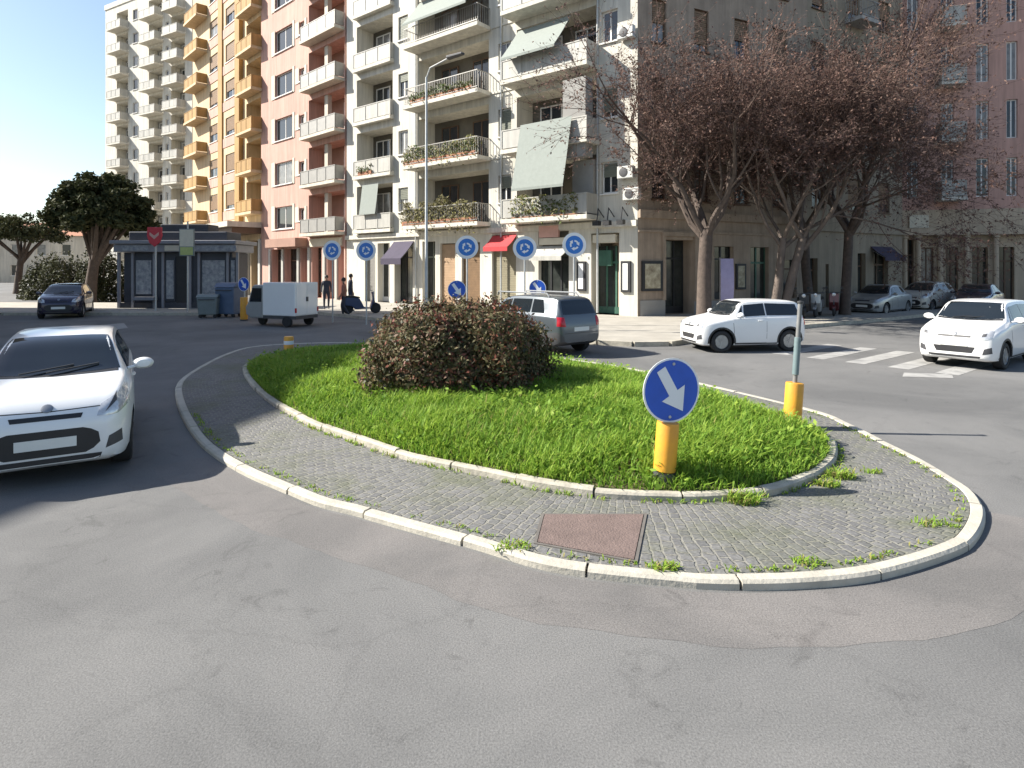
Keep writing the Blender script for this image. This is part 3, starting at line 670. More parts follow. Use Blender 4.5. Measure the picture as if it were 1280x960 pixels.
B.boxpart('plinth','grey_wall',u(867)+.02,u(938)-.02,.1,.7,.002,.06); B.boxpart('plinth','grey_wall',.1,u(831)-.02,.1,.8,.002,.06)
B.boxpart('door_surround','tan_stone',u(831)-.16,u(831)-.005,.8,3.6,.003,.1); B.boxpart('door_surround','tan_stone',u(867)+.005,u(867)+.16,.7,3.6,.003,.1)
B.boxpart('door_lintel','tan_stone',u(831)-.18,u(867)+.18,3.6,3.78,.003,.12)
shopfront(B,u(831),u(867),.15,3.45,-.7,'black',3); shopfront(B,u(938),u(961),.15,3.2,-.25,'shop_green',2); shopfront(B,u(893),u(917),.76,3.2,-.25,'black',2)
shopfront(B,u(979),u(996),.7,2.6,-.2,'brown_frame',1)
o=B.boxpart('poster_frame','black',u(801.5),u(827),1.2,2.5,.003,.09); B.boxpart('poster_sheet','poster',u(801.5)+.14,u(827)-.14,1.32,2.38,.088,.1,o)
o=B.boxpart('poster_frame','black',u(919),u(931),1.2,2.4,.003,.09); B.boxpart('poster_sheet','poster',u(919)+.1,u(931)-.1,1.3,2.3,.088,.1,o)
mb=MB(); B.box(mb,-.1,B.L,ZB,ZB+.3,-.2,.6); B.build(mb,'cornice','tan_stone')
# --- B2: olive building further along
B2=Facade((14.9,30.75),(22.6,35.2),'olive plaster building behind the parked silver car')
u=B2.u; ops=[]; bw=[]
for (a,b,c,e,dp) in ((1010,1022,.15,2.7,.4),(1032,1036,.15,2.4,.2),(1072,1082,.15,3.0,.4),(1092,1110,.15,3.1,.4)): ops.append((u(a),u(b),c,e,dp,1))
for i in range(5):
    for (a,b) in ((1015,1030),(1060,1075),(1098,1112)): o_=(u(a),u(b),5.3+3.4*i,7.0+3.4*i,.25,1); ops.append(o_); bw.append((o_,i))
B2.wall(['olive_wall','dark_recess'],23,ops,13)
for (a,b,c,e,dp,_),i in bw: B2.window(a,b,c,e,frame='brown_frame'); B2.shutter(a+.07,b-.07,c,e-.07,d=-.08,m='brown_shutter',frac=.4+.15*((i+int(a))%4))
for (a,b,e) in ((1010,1022,2.7),(1072,1082,3.0),(1092,1110,3.1)): shopfront(B2,u(a),u(b),.15,e,-.25,'brown_frame',2)
B2.boxpart('string_course','olive_wall',0,B2.L,4.1,4.35,.002,.14)
B2.awning(u(1088),u(1114),2.8,3.4,.02,.8,'awning_purple',.2)
for i in range(1,5): B2.balcony(u(1056),u(1080),5.2+3.4*i,-.05,.9,slab='concrete',rail='bars')
# --- C: beige corner with pink upper floors, far right
C=Facade((23.05,36.0),(29.8,34.2),'beige corner building with pink upper floors and white balconies')
u=C.u; ops=[]
for (a,b,c,e) in ((1131,1142,.15,3.9),(1150,1167,1.1,3.4),(1182,1198,.15,3.4),(1215,1235,.15,3.4),(1248,1268,.15,3.4)): ops.append((u(a),u(b),c,e,.35,1))
C.wall(['beige_wall','dark_recess'],5.6,ops,12)
for (a,b,c,e) in ((1131,1142,.15,3.9),(1182,1198,.15,3.4),(1215,1235,.15,3.4),(1248,1268,.15,3.4)): shopfront(C,u(a),u(b),c,e,-.2,'brown_frame',2)
C.window(u(1150),u(1167),1.1,3.4,frame='brown_frame')
for px in (1128,1145,1172,1205,1241):
    mb=MB(); mb.lathe([(.2,.1),(.2,.3),(.15,.34),(.14,3.9),(.2,3.95),(.2,4.1)],14,0,Matrix.Translation(C.pt(u(px),0,.35))); C.build(mb,'column','beige_wall')
C.boxpart('cornice','beige_wall',-.1,C.L+.1,4.1,4.5,.002,.6); C.boxpart('shop_sign','sign_cream',u(1136),u(1160),4.55,5.3,.002,.12)
ops=[]; cw=[]
for i in range(5):
    for (a,b) in ((1134,1148),(1176,1192),(1220,1236),(1258,1272)): o_=(u(a),u(b),6.3+3.3*i,8.5+3.3*i,.25,1); ops.append(o_); cw.append(o_)
C.wall(['pink_wall','dark_recess'],23,ops,12,zb=5.602)
for k,(a,b,c,e,_,_) in enumerate(cw): C.window(a,b,c,e,sill=False); 
for i in range(5): C.balcony(u(1168),u(1200),6.25+3.3*i,-.05,1.0,rail='panel',rm='rail_white')
# --- D: pink building
D=Facade((-19.6,47.5),(-10.75,39.15),'pink plaster apartment block with square windows beside the white block')
u=D.u; ops=[]; dw=[]; ZD=25
fD=[4.55+3.3*i for i in range(6)]
for z in fD:
    ops.append((u(386),u(431),z+.02,z+2.7,1.3,2)); o_=(u(344),u(366),z+.55,z+2.2,.3,1); ops.append(o_); dw.append(o_)
    o_=(u(374),u(381),z+1.0,z+1.9,.2,1); ops.append(o_); dw.append(o_)
gD=[(340,352),(356,371),(376,384),(390,402),(409,419),(423,430)]
for (a,b) in gD: ops.append((u(a),u(b),.15,3.6,.8,1))
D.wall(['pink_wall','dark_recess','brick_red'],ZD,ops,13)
for k,(a,b,c,e,_,_) in enumerate(dw):
    D.window(a,b,c,e,d=-.15,mull=1 if b-a>.8 else 0)
    D.boxpart('window_surround','cream_wall',a-.55,a-.003,c-.1,e+.1,.003,.04) if b-a>.8 else None
    D.boxpart('window_surround','cream_wall',b+.003,b+.3,c-.1,e+.1,.003,.04) if b-a>.8 else None
for z in fD:
    D.balcony(u(386)+.05,u(431)-.02,z,-1.28,.75,slab='cream_wall',rail='panel',rm='rail_metal')
    D.window(u(410),u(424),z+.04,z+2.35,d=-1.2,sill=False,name='balcony_door'); D.boxpart('pillar','cream_wall',u(404),u(408),z+.03,z+2.7,-.4,-.1)
for (a,b) in gD: shopfront(D,u(a),u(b),.15,3.6,-.5,'brown_frame',1)
D.boxpart('canopy','brick_red',u(346),u(384),3.7,4.3,.003,.9)
for px in (338,354,373.5,387,406,421): D.boxpart('pilaster','rail_white',u(px)-.14,u(px)+.14,.1,3.62,.004,.10)
D.boxpart('shop_sign','sign_cream',u(386)+.3,u(431)-.3,3.66,4.2,.003,.12)
# --- E: yellow building
E=Facade((-31.5,60.0),(-19.65,47.6),'yellow apartment block with ochre balcony strips and a projecting canopy')
u=E.u; ops=[]; ew=[]; fE=[6.6+3.2*i for i in range(7)]
for z in fE:
    ops.append((u(308),u(327),z+.02,z+2.6,1.2,2))
    for (a,b) in ((262,272),(282,297)): o_=(u(a),u(b),z+.7,z+2.3,.25,1); ops.append(o_); ew.append(o_)
for (a,b) in ((248,258),(263,273),(279,291),(298,308),(314,324)): ops.append((u(a),u(b),.15,4.4,.8,1))
E.wall(['yellow_wall','dark_recess','ochre'],30,ops,13)
for (a,b,c,e,_,_) in ew: E.window(a,b,c,e,frame='white_frame'); E.shutter(a+.07,b-.07,c,e-.07,d=-.08,m='brown_shutter',frac=.3+.6*random.random())
for z in fE:
    E.balcony(u(308),u(328),z,-1.2,.9,slab='yellow_wall',rail='panel',rm='ochre'); E.balcony(u(243),u(259),z,-.05,1.0,slab='yellow_wall',rail='panel',rm='ochre')
    E.boxpart('spandrel','pink_wall',u(262),u(297),z-.25,z+.55,.003,.05); E.window(u(311),u(321),z+.05,z+2.3,d=-1.1,sill=False,name='balcony_door')
E.boxpart('ochre_strip','ochre',u(298.5),u(304),6,30,.003,.35); E.boxpart('ochre_strip','ochre',u(274),u(279),6,30,.003,.12)
E.boxpart('canopy','cream_wall',u(256),E.L+.2,5.35,5.75,.003,2.6); E.boxpart('canopy','brown_frame',u(258),E.L,4.9,5.35,.003,2.2)
for (a,b) in ((248,258),(263,273),(279,291),(298,308),(314,324)): shopfront(E,u(a),u(b),.15,4.4,-.5,'brown_frame',2)
for px in (246,260.5,276,294,311,326): E.boxpart('pilaster','rail_white',u(px)-.2,u(px)+.2,.0,4.45,.004,.16)
# --- T: white tower far behind
T=Facade((-57.5,86.0),(-40.0,76.0),'tall white tower block with stacked balconies far behind the kiosk')
u=T.u; ops=[]; fT=[3.5+3.15*i for i in range(11)]; tw=[]
for z in fT:
    for (a,b) in ((146,160),(186,203),(214,231)): ops.append((u(a),u(b),z+.02,z+2.6,1.2,1))
    for (a,b) in ((166,172),(207,211)): o_=(u(a),u(b),z+.8,z+2.2,.25,1); ops.append(o_); tw.append(o_)
T.wall(['white_wall','grey_wall'],fT[-1]+3.6,ops,16)
for (a,b,c,e,_,_) in tw: T.window(a,b,c,e,mull=0)
for z in fT:
    for (a,b) in ((144,161),(184,204),(213,232)): T.balcony(u(a),u(b),z,-1.2,1.2,rail='panel',rm='rail_white'); 
    for (a,b) in ((148,156),(189,198),(217,227)): T.window(u(a),u(b),z+.05,z+2.3,d=-1.1,sill=False,name='balcony_door',mull=0)
T.boxpart('roof_house','white_wall',u(170),u(210),fT[-1]+3.6,fT[-1]+6,-6,-2); T.boxpart('parapet','white_wall',-.1,T.L+.1,fT[-1]+3.6,fT[-1]+4.3,-.3,.1)
# --- low cream house in the distance, left
H=Facade((-86.0,92.0),(-52.0,98.0),'low cream building in the distance behind the umbrella pine','distant_house')
u=H.u; ops=[]
for z in (1,4.2):
    for q in range(9): a=2+q*3.5; ops.append((a,a+1.3,z,z+1.7,.2,1))
H.wall(['cream_wall','dark_recess'],7.2,ops,12)
for (a,b,c,e,_,_) in ops: H.window(a,b,c,e,mull=0)
mb=MB(); p=H.pt; mb.add([p(-.5,7.21,.5),p(H.L+.5,7.21,.5),p(H.L+.5,7.21,-12.5),p(-.5,7.21,-12.5),p(3,9.6,-6),p(H.L-3,9.6,-6)],[(0,1,5,4),(2,3,4,5),(1,2,5),(3,0,4),(3,2,1,0)]); H.build(mb,'roof','terracotta')
# --- Q: tall block on the left, just outside the picture; it throws the shade over the near road
Qb=Facade((-32.2,5.6),(-25.7,29.4),'long tan block along the left side street')
ops=[]; qw=[]
for i in range(6):
    for q in range(6): a=1.5+q*3.8; o_=(a,a+1.4,1.2+3.3*i,3.0+3.3*i,.25,1); ops.append(o_); qw.append(o_)
Qb.wall(['olive_wall','dark_recess'],20.6,ops,13)
for (a,b,c,e,_,_) in qw: Qb.window(a,b,c,e)
# ------------------------------------------------------------------ vehicles
def lerp(a,b,t): return a+(b-a)*t
HATCH=dict(top=[(0,.45),(.02,.53),(.06,.605),(.14,.665),(.235,.71),(.31,.81),(.41,.945),(.52,.99),(.64,1.0),(.80,.975),(.90,.93),(.955,.80),(.985,.62),(1,.52)],
  belt=[(0,.42),(.02,.49),(.06,.55),(.14,.605),(.24,.645),(.5,.665),(.85,.70),(.94,.69),(.985,.585),(1,.48)],
  bot=[(0,.17),(.04,.13),(.12,.125),(.9,.135),(.97,.18),(1,.24)], hw=[(0,.66),(.012,.76),(.04,.87),(.10,.955),(.22,1),(.7,1),(.88,.965),(.95,.92),(.985,.85),(1,.74)],
  wx=(.185,.80), side=[((.315,.47),(.395,.47)),((.485,.70),(.485,.69)),((.715,.845),(.705,.80))], doors=[(.30,.475),(.48,.71)], tumble=.30)
MINI=dict(HATCH, top=[(0,.46),(.02,.54),(.07,.60),(.20,.665),(.275,.70),(.33,.80),(.385,.935),(.45,.985),(.6,1.0),(.85,.985),(.925,.955),(.955,.84),(.985,.64),(1,.50)],
  belt=[(0,.42),(.02,.49),(.07,.55),(.2,.61),(.28,.64),(.85,.68),(.94,.67),(.985,.58),(1,.46)], wx=(.195,.825), side=[((.335,.385),(.395,.40)),((.40,.60),(.415,.60)),((.612,.925),(.612,.90))], doors=[(.30,.605)], tumble=.24,
  hw=[(0,.68),(.012,.79),(.04,.90),(.10,.97),(.22,1),(.8,1),(.92,.97),(.97,.90),(1,.76)])
SUV=dict(HATCH, top=[(0,.46),(.02,.55),(.06,.62),(.2,.67),(.27,.70),(.36,.90),(.43,.97),(.6,1.0),(.85,.985),(.93,.95),(.96,.80),(.985,.66),(1,.50)],
  belt=[(0,.43),(.02,.51),(.06,.575),(.2,.62),(.27,.64),(.85,.68),(.95,.67),(.985,.60),(1,.46)], bot=[(0,.2),(.04,.16),(.9,.16),(1,.24)], tumble=.24)
SEDAN=dict(HATCH, top=[(0,.42),(.02,.50),(.07,.57),(.2,.63),(.29,.675),(.37,.84),(.44,.955),(.53,1.0),(.62,.995),(.72,.93),(.80,.76),(.84,.715),(.95,.69),(.985,.62),(1,.5)],
  belt=[(0,.39),(.02,.46),(.07,.525),(.2,.585),(.3,.62),(.8,.665),(.95,.64),(.985,.57),(1,.47)], side=[((.335,.47),(.41,.47)),((.485,.63),(.485,.625)),((.645,.745),(.64,.70))], doors=[(.32,.477),(.482,.66)])
def car(name,label,cat,spec,L,W,H,pos,heading,paint,wr=.31,roof=None,group=None,cladding=None,front='wide',detail=True):
    root=empty(name,pos,math.atan2(heading[1],heading[0])); tag(root,label,cat,group)
    T=np.unique(np.r_[np.linspace(0,.03,5),np.linspace(.03,.12,6),np.linspace(.12,.9,42),np.linspace(.9,.975,9),np.linspace(.975,1,5)])
    f=lambda k,t: pchip(*zip(*spec[k]),t)
    X=lambda t: L/2-L*t
    def belt(t): return float(f('belt',[t])[0])*H
    def top(t): return float(f('top',[t])[0])*H
    FR=[.3,.6,.80,.91,.965,.993,1.0]; V=[]
    for t in T:
        tb,bl,bo,hw=[float(f(k,[t])[0]) for k in ('top','belt','bot','hw')]; tb*=H;bl*=H;bo*=H;hw*=W/2; tb=max(tb,bl+.012)
        cab=tb-bl; hr=max(hw*.90-spec['tumble']*cab,.2); hs=hw*.945
        half=[(0,bo),(hw*.82,bo),(hw*.94,bo+.03),(hw*.985,bo+.11),(hw,lerp(bo,bl,.45)),(hw*.995,lerp(bo,bl,.72)),(hw*.98,bl-.06),(hw*.965,bl-.015),(hs,bl)]
        for q,fr in enumerate(FR):
            y=[lerp(hs,hr,.375),lerp(hs,hr,.75),hr,hr-.028,hr-.085,hr*.5,0][q]; half.append((max(y,0),bl+cab*fr))
        V.append(half)
    nh=len(V[0]); ring=2*nh-2; P=[]
    for t,half in zip(T,V):
        for (y,z) in half: P.append((X(t),y,z))
        for (y,z) in half[-2:0:-1]: P.append((X(t),-y,z))
    Fs=[]
    for i in range(len(T)-1):
        for k in range(ring): Fs.append((i*ring+k,i*ring+(k+1)%ring,(i+1)*ring+(k+1)%ring,(i+1)*ring+k))
    Fs.append(tuple(range(ring-1,-1,-1))); Fs.append(tuple((len(T)-1)*ring+k for k in range(ring)))
    mb=MB(); mb.add(P,Fs,0,True); body=mb.build('body',[paint,'black',roof or paint,cladding or paint],root)
    bm=bmesh.new(); bm.from_mesh(body.data); bmesh.ops.recalc_face_normals(bm,faces=bm.faces); bm.to_mesh(body.data); bm.free()
    # wheel arches
    ra=wr*1.17; cutters=[]
    for t in spec['wx']:
        for sgn in (1,-1):
            c=MB(); c.lathe([(ra,0),(ra,.40)],36,0,Matrix.Translation((X(t),sgn*(W/2+.16),wr*1.02))@Matrix.Rotation(R(90)*sgn,4,'X')); co_=c.build('cutter','black',root); 
            bm=bmesh.new(); bm.from_mesh(co_.data); bmesh.ops.recalc_face_normals(bm,faces=bm.faces); bm.to_mesh(co_.data); bm.free()
            md=body.modifiers.new('b','BOOLEAN'); md.operation='DIFFERENCE'; md.object=co_; md.solver='EXACT'; cutters.append(co_)
    apply_mods(body)
    for c in cutters: bpy.data.objects.remove(c,do_unlink=True)
    for p in body.data.polygons:
        c=p.center
        for t in spec['wx']:
            r=math.hypot(c.x-X(t),c.z-wr*1.02)
            if r<ra+.004 and abs(c.y)<W/2-.012 and (abs(c.y)<W/2-.2 or abs(p.normal.y)<.6): p.material_index=1
        if c.z<float(f('bot',[.5])[0])*H+.012: p.material_index=1
        elif cladding and c.z<.36*H: p.material_index=3
        tt=(L/2-c.x)/L
        if roof and p.material_index==0 and c.z>belt(min(max(tt,0),1))+.8*(top(min(max(tt,0),1))-belt(min(max(tt,0),1))) and .30<tt<.97 and p.normal.z>.25 and c.z>.86*H: p.material_index=2
    body.data.set_sharp_from_angle(angle=R(35))
    bm=bmesh.new(); bm.from_mesh(body.data); bvh=BVHTree.FromBMesh(bm); bm.free()
    DIR={'x+':Vector((-1,0,0)),'x-':Vector((1,0,0)),'y+':Vector((0,-1,0)),'y-':Vector((0,1,0)),'z+':Vector((0,0,-1))}
    def patch(pa,pb,ax,off=.004,n=10,m=6,bulge=0.0):
        def samp(pl,k):
            pl=np.array(pl,float); d=np.r_[0,np.cumsum(np.linalg.norm(np.diff(pl,axis=0),axis=1))]; q=np.linspace(0,d[-1],k)
            return np.c_[np.interp(q,d,pl[:,0]),np.interp(q,d,pl[:,1])]
        a=samp(pa,n+1); b=samp(pb,n+1); vs=[]
        for j in range(m+1):
            for i in range(n+1):
                p=a[i]*(1-j/m)+b[i]*(j/m)
                o=Vector({'x':((6 if ax=='x+' else -6),p[0],p[1]),'y':(p[0],(6 if ax=='y+' else -6),p[1]),'z':(p[0],p[1],6)}[ax[0]])
                h,nn,_,_=bvh.ray_cast(o,DIR[ax])
                if h is None: h,nn,_,_=bvh.find_nearest(o+DIR[ax]*5)
                e=min(i,n-i)/n*2; g=min(j,m-j)/m*2
                vs.append(h-DIR[ax]*(off+bulge*math.sqrt(max(0,math.sin(e*1.57)*math.sin(g*1.57)))))
        fs=[(j*(n+1)+i,j*(n+1)+i+1,(j+1)*(n+1)+i+1,(j+1)*(n+1)+i) for j in range(m) for i in range(n)]
        # skirt so the patch has an edge
        edge=[i for i in range(n+1)]+[j*(n+1)+n for j in range(1,m+1)]+[m*(n+1)+i for i in range(n-1,-1,-1)]+[j*(n+1) for j in range(m-1,0,-1)]
        b0=len(vs); vs+= [vs[e]+DIR[ax]*(off+.004) for e in edge]; k=len(edge)
        fs+=[(edge[i],edge[(i+1)%k],b0+(i+1)%k,b0+i) for i in range(k)]
        return vs,fs
    def part(nm,mt_,pa,pb,ax,parent=None,**kw):
        vs,fs=patch(pa,pb,ax,**kw); q=MB(); q.add(vs,fs,0,True); return q.build(nm,mt_,parent or root,sharp=30)
    def hwz(t,z): # half width of cabin at height z
        hw=float(f('hw',[t])[0])*W/2; return hw*.9-spec['tumble']*(top(t)-belt(t))
    fz=lambda t,fr: belt(t)+(top(t)-belt(t))*fr
    # windscreen and rear window
    tr=[t for t in np.linspace(.2,.6,200) if top(t)<.955*H][-1] if True else .43
    cow=[t for t in np.linspace(.2,.5,200) if top(t)>.715*H][0]
    tu=[t for t in np.linspace(.3,.6,200) if top(t)<.965*H][-1]; yl=hwz(cow,0)-.035; yu=hwz(tu,0)-.075
    part('windscreen','car_glass',[(X(cow)-.05,-yl),(X(cow),-yl*.6),(X(cow)+.03,0),(X(cow),yl*.6),(X(cow)-.05,yl)],[(X(tu)-.02,-yu),(X(tu),0),(X(tu)-.02,yu)],'z+',n=16,m=12)
    zt=.92*H; zl=max(belt(.95)+.03,.70*H); yr=hwz(.9,0)-.06
    part('rear_window','car_glass',[(-yr-.04,zl),(0,zl-.01),(yr+.04,zl)],[(-yr+.03,zt),(0,zt+.01),(yr-.03,zt)],'x-',n=12,m=8)
    for ax,sg in (('y+',1),('y-',-1)):
        wins_=spec['side']
        for (lo,hi) in wins_:
            part('side_window','car_glass',[(X(lo[0]),fz(lo[0],.10 if lo[0]>.34 else .2)),(X(lo[1]),fz(lo[1],.10))],[(X(hi[0]),fz(hi[0],.80)),(X(hi[1]),fz(hi[1],.80))],ax,off=.005,n=10,m=8)
        for di,(a,b) in enumerate(spec['doors']):
            zb=spec['bot'][2][1]*H+.09
            lo=[(X(a+.01),zb),(X(b-.004),zb)]; hi=[(X(a),belt(a)-.012),(X(b),belt(b)-.012)]
            wA=spec['wx'][1]-wr*1.25/L
            if b>wA: lo=[(X(a+.01),zb),(X(wA-.02),zb)]
            g=.010; q=part('door_gap','black',[(lo[0][0]+g,lo[0][1]-g),(lo[1][0]-g,lo[1][1]-g)],[(hi[0][0]+g,hi[0][1]+g*.5),(hi[1][0]-g,hi[1][1]+g*.5)],ax,off=.0015,n=8,m=6)
            d=part('door',paint,lo,hi,ax,off=.004,n=10,m=8); 
            q.name='door_seal'; q.parent=d
            hx=X(b-.035); hz=belt(b)-.10; part('handle','black' if cladding else paint,[(hx+.14,hz),(hx,hz)],[(hx+.14,hz+.028),(hx,hz+.028)],ax,parent=d,off=.022,n=6,m=3,bulge=.012)
        if front=='round':
            for t in spec['wx']:
                ar=lambda r_:[(X(t)+r_*math.cos(R(q)),wr*1.02+r_*math.sin(R(q))) for q in range(-8,189,7)]
                part('arch_trim','black',ar(ra+.001),ar(ra+.042),ax,off=.007,n=28,m=2)
        # side strip / sill
        part('sill','black',[(X(spec['wx'][0])-ra-.03,spec['bot'][2][1]*H+.02),(X(spec['wx'][1])+ra+.03,spec['bot'][2][1]*H+.02)],[(X(spec['wx'][0])-ra-.02,spec['bot'][2][1]*H+.075),(X(spec['wx'][1])+ra+.02,spec['bot'][2][1]*H+.075)],ax,off=.005,n=12,m=2)
    # bonnet shut line, grille, lamps, plates
    hw=W/2
    if front=='wide':
        hl=lambda s:([(s*.56*hw,.475*H),(s*.80*hw,.47*H),(s*.94*hw,.52*H)],[(s*.60*hw,.55*H),(s*.78*hw,.60*H),(s*.90*hw,.655*H)])
        gr=([(-.60*hw,.29*H),(-.48*hw,.225*H),(.48*hw,.225*H),(.60*hw,.29*H)],[(-.58*hw,.36*H),(-.45*hw,.405*H),(.45*hw,.405*H),(.58*hw,.36*H)])
    else:
        hl=lambda s:([(s*.56*hw,.46*H),(s*.70*hw,.44*H),(s*.86*hw,.48*H)],[(s*.58*hw,.575*H),(s*.72*hw,.60*H),(s*.86*hw,.58*H)])
        gr=([(-.42*hw,.25*H),(.42*hw,.25*H)],[(-.5*hw,.34*H),(.5*hw,.34*H)])
    for s_ in (1,-1):
        a,b=hl(s_); o=part('headlight','lamp_glass',a,b,'x+',off=.006,bulge=.012)
        a2=[(p[0]*.9+s_*hw*.07,p[1]+.02) for p in a]; b2=[(p[0]*.9+s_*hw*.07,p[1]-.02) for p in b]
        part('reflector','plastic_grey',[(lerp(a[0][0],a[-1][0],.25),lerp(a[0][1],b[0][1],.3)),(lerp(a[0][0],a[-1][0],.6),lerp(a[-1][1],b[-1][1],.3))],[(lerp(b[0][0],b[-1][0],.3),lerp(a[0][1],b[0][1],.7)),(lerp(b[0][0],b[-1][0],.6),lerp(a[-1][1],b[-1][1],.7))],'x+',parent=o,off=.021,n=5,m=4)
        part('tail_light','lamp_red',[(s_*.66*hw,.50*H),(s_*.90*hw,.51*H)],[(s_*.68*hw,.655*H),(s_*.88*hw,.66*H)],'x-',off=.006,bulge=.012)
        part('fog_lamp','plastic_grey',[(s_*.66*hw,.235*H),(s_*.86*hw,.26*H)],[(s_*.70*hw,.32*H),(s_*.85*hw,.35*H)],'x+',off=.004)
    g=part('grille','black',gr[0],gr[1],'x+',off=.004,n=12)
    part('upper_grille','black',[(-.38*hw,.475*H),(.38*hw,.475*H)],[(-.40*hw,.505*H),(.40*hw,.505*H)],'x+',off=.004,n=10,m=2)
    part('lower_intake','black',[(-.6*hw,.175*H),(.6*hw,.175*H)],[(-.62*hw,.21*H),(.62*hw,.21*H)],'x+',off=.004,n=10,m=2)
    zp=.315*H if front=='wide' else .38*H
    part('number_plate','plate',[(-.25,zp-.05),(.25,zp-.05)],[(-.25,zp+.05),(.25,zp+.05)],'x+',off=.012,n=6,m=2)
    part('number_plate','plate',[(-.25,.42*H),(.25,.42*H)],[(-.25,.42*H+.10),(.25,.42*H+.10)],'x-',off=.012,n=6,m=2)
    part('wiper_cowl','black',[(X(cow)+.02,-yl*.97),(X(cow)+.055,-yl*.6),(X(cow)+.085,0),(X(cow)+.055,yl*.6),(X(cow)+.02,yl*.97)],[(X(cow)-.042,-yl*.97),(X(cow)+.006,-yl*.6),(X(cow)+.036,0),(X(cow)+.006,yl*.6),(X(cow)-.042,yl*.97)],'z+',off=.003,n=14,m=2)
    part('bonnet_gap','black',[(-.62*hw,.535*H),(0,.525*H),(.62*hw,.535*H)],[(-.62*hw,.541*H),(0,.531*H),(.62*hw,.541*H)],'x+',off=.002,n=12,m=1)
    b_=MB(); zb_=.555*H if front=='wide' else .53*H
    h_,n_,_,_=bvh.ray_cast(Vector((6,0,zb_-.01)),Vector((-1,0,0)))
    b_.lathe([(0,.012),(.035,.012),(.05,.008),(.052,0),(.05,-.004)],20,0,Matrix.Translation(h_)@n_.to_track_quat('Z','Y').to_matrix().to_4x4()); b_.build('badge','rim',root)
    for s_ in (1,-1):
        w_=MB(); w_.tube([(X(cow)+.03,s_*.12-.2,top(cow)+.02),(X(cow)-.12,s_*.12+.28,top(cow)+.075)],.010,5); w_.build('wiper','black',root)
    part('tailgate_seam','black',[(-.86*hw,.385*H),(.86*hw,.385*H)],[(-.86*hw,.393*H),(.86*hw,.393*H)],'x-',off=.002,n=12,m=1)
    for s_ in (1,-1):   # mirrors
        t0=spec['side'][0][0][0]+.01; yb=float(f('hw',[t0])[0])*W/2*.93; z0=belt(t0)+.07
        q=MB(); q.lathe([(0,-.05),(.05,-.045),(.075,-.01),(.078,.02),(.07,.035),(0,.036)],16,0,Matrix.Translation((X(t0),s_*(yb+.15),z0+.03))@Matrix.Rotation(R(-90),4,'Y')@Matrix.Diagonal((.9,1.45,1,1)))
        q.tube([(X(t0),s_*(yb-.02),z0-.02),(X(t0),s_*(yb+.10),z0+.01)],.018,6); o=q.build('mirror',paint,root)
    for t in spec['wx']:
        for s_ in (1,-1):
            Mx=Matrix.Translation((X(t),s_*(W/2-.02),wr))@Matrix.Rotation(-R(90)*s_,4,'X')
            q=MB(); q.lathe([(0,-.015),(.05,-.012),(.055,-.03),(wr*.20,-.035)],24,0,Mx)
            q.lathe([(wr*.58,-.16),(wr*.60,-.03),(wr*.63,-.014),(wr*.66,-.024)],32,0,Mx)
            for k in range(6):
                a=k*math.pi/3+.2; c,s2=math.cos(a),math.sin(a); r0,r1=.05,wr*.60; wd=.022
                pr=lambda r,o,h: Mx@Vector((c*r-s2*o,s2*r+c*o,h))
                q.hexa([pr(r0,-wd,-.06),pr(r1,-wd*.9,-.06),pr(r1,wd*.9,-.06),pr(r0,wd,-.06),pr(r0,-wd,-.02),pr(r1,-wd*.9,-.015),pr(r1,wd*.9,-.015),pr(r0,wd,-.02)])
            q.lathe([(0,-.10),(wr*.6,-.10)],24,1,Mx)
            wo=q.build('wheel',['rim','plastic_grey'],root)
            q=MB(); q.lathe([(wr*.66,-.20),(wr*.93,-.20),(wr*.985,-.185),(wr,-.15),(wr,-.05),(wr*.985,-.018),(wr*.93,-.004),(wr*.80,.004),(wr*.68,-.006),(wr*.665,-.03)],36,0,Mx); q.build('tyre','black_rubber',wo)
    return root,part,dict(X=X,top=top,belt=belt)
# left white hatchback, facing us
hd=Vector((.53,-.848,0))
car('parked_car','white hatchback facing the camera at the left edge in building shade','car',HATCH,3.7,1.50,1.42,Vector((-5.62,7.62,0)),hd,'paint_white',wr=.29)
# white small three-door seen from its side
ctr=AT(926,16.6); hd=Vector((-.99,-.14,0))
car('parked_car','white three-door car with white roof passing sideways before the bare trees','car',MINI,3.02,1.52,1.36,ctr,hd,'paint_white',wr=.285,front='round')
# grey crossover going away behind the bush
hd=Vector((-.60,.80,0)); rear=AT(727,15.2); ctr=rear+hd*1.95
root,part,q=car('parked_car','grey crossover driving away behind the bush, seen from the rear','car',SUV,3.9,1.56,1.50,ctr,hd,'paint_grey',wr=.33,cladding='plastic_grey')
for s_ in (1,-1):
    mb=MB(); mb.tube([(.95,s_*.50,1.44),(.9,s_*.50,1.54),(-1.2,s_*.50,1.55),(-1.3,s_*.50,1.46)],.022,8); mb.build('roof_rail','steel',root)
# white car at the right edge, nose towards us
hd=Vector((-.80,-.60,0)); nose=AT(1192,13.35); ctr=nose-hd*1.72
car('parked_car','small rounded white car at the right edge near the crossing','car',MINI,3.45,1.56,1.46,ctr,hd,'paint_white',wr=.29,front='round')
# parked cars along the right
G_='cars parked along the right pavement'
hd=Vector((-.80,-.60,0)); car('parked_car','silver saloon parked facing left under the third bare tree','car',SEDAN,3.9,1.62,1.42,AT(1100,29.3),hd,'paint_silver',wr=.30,group=G_)
hd=Vector((-.82,-.57,0)); car('parked_car','ivory hatchback parked just right of the silver saloon','car',HATCH,3.7,1.60,1.5,AT(1157,31.6),hd,'paint_ivory',wr=.30,group=G_)
hd=Vector((-.75,-.66,0)); car('parked_car','dark saloon parked before the beige corner building','car',SEDAN,4.0,1.64,1.42,AT(1222,30.5),hd,'paint_dark',wr=.30,group=G_)
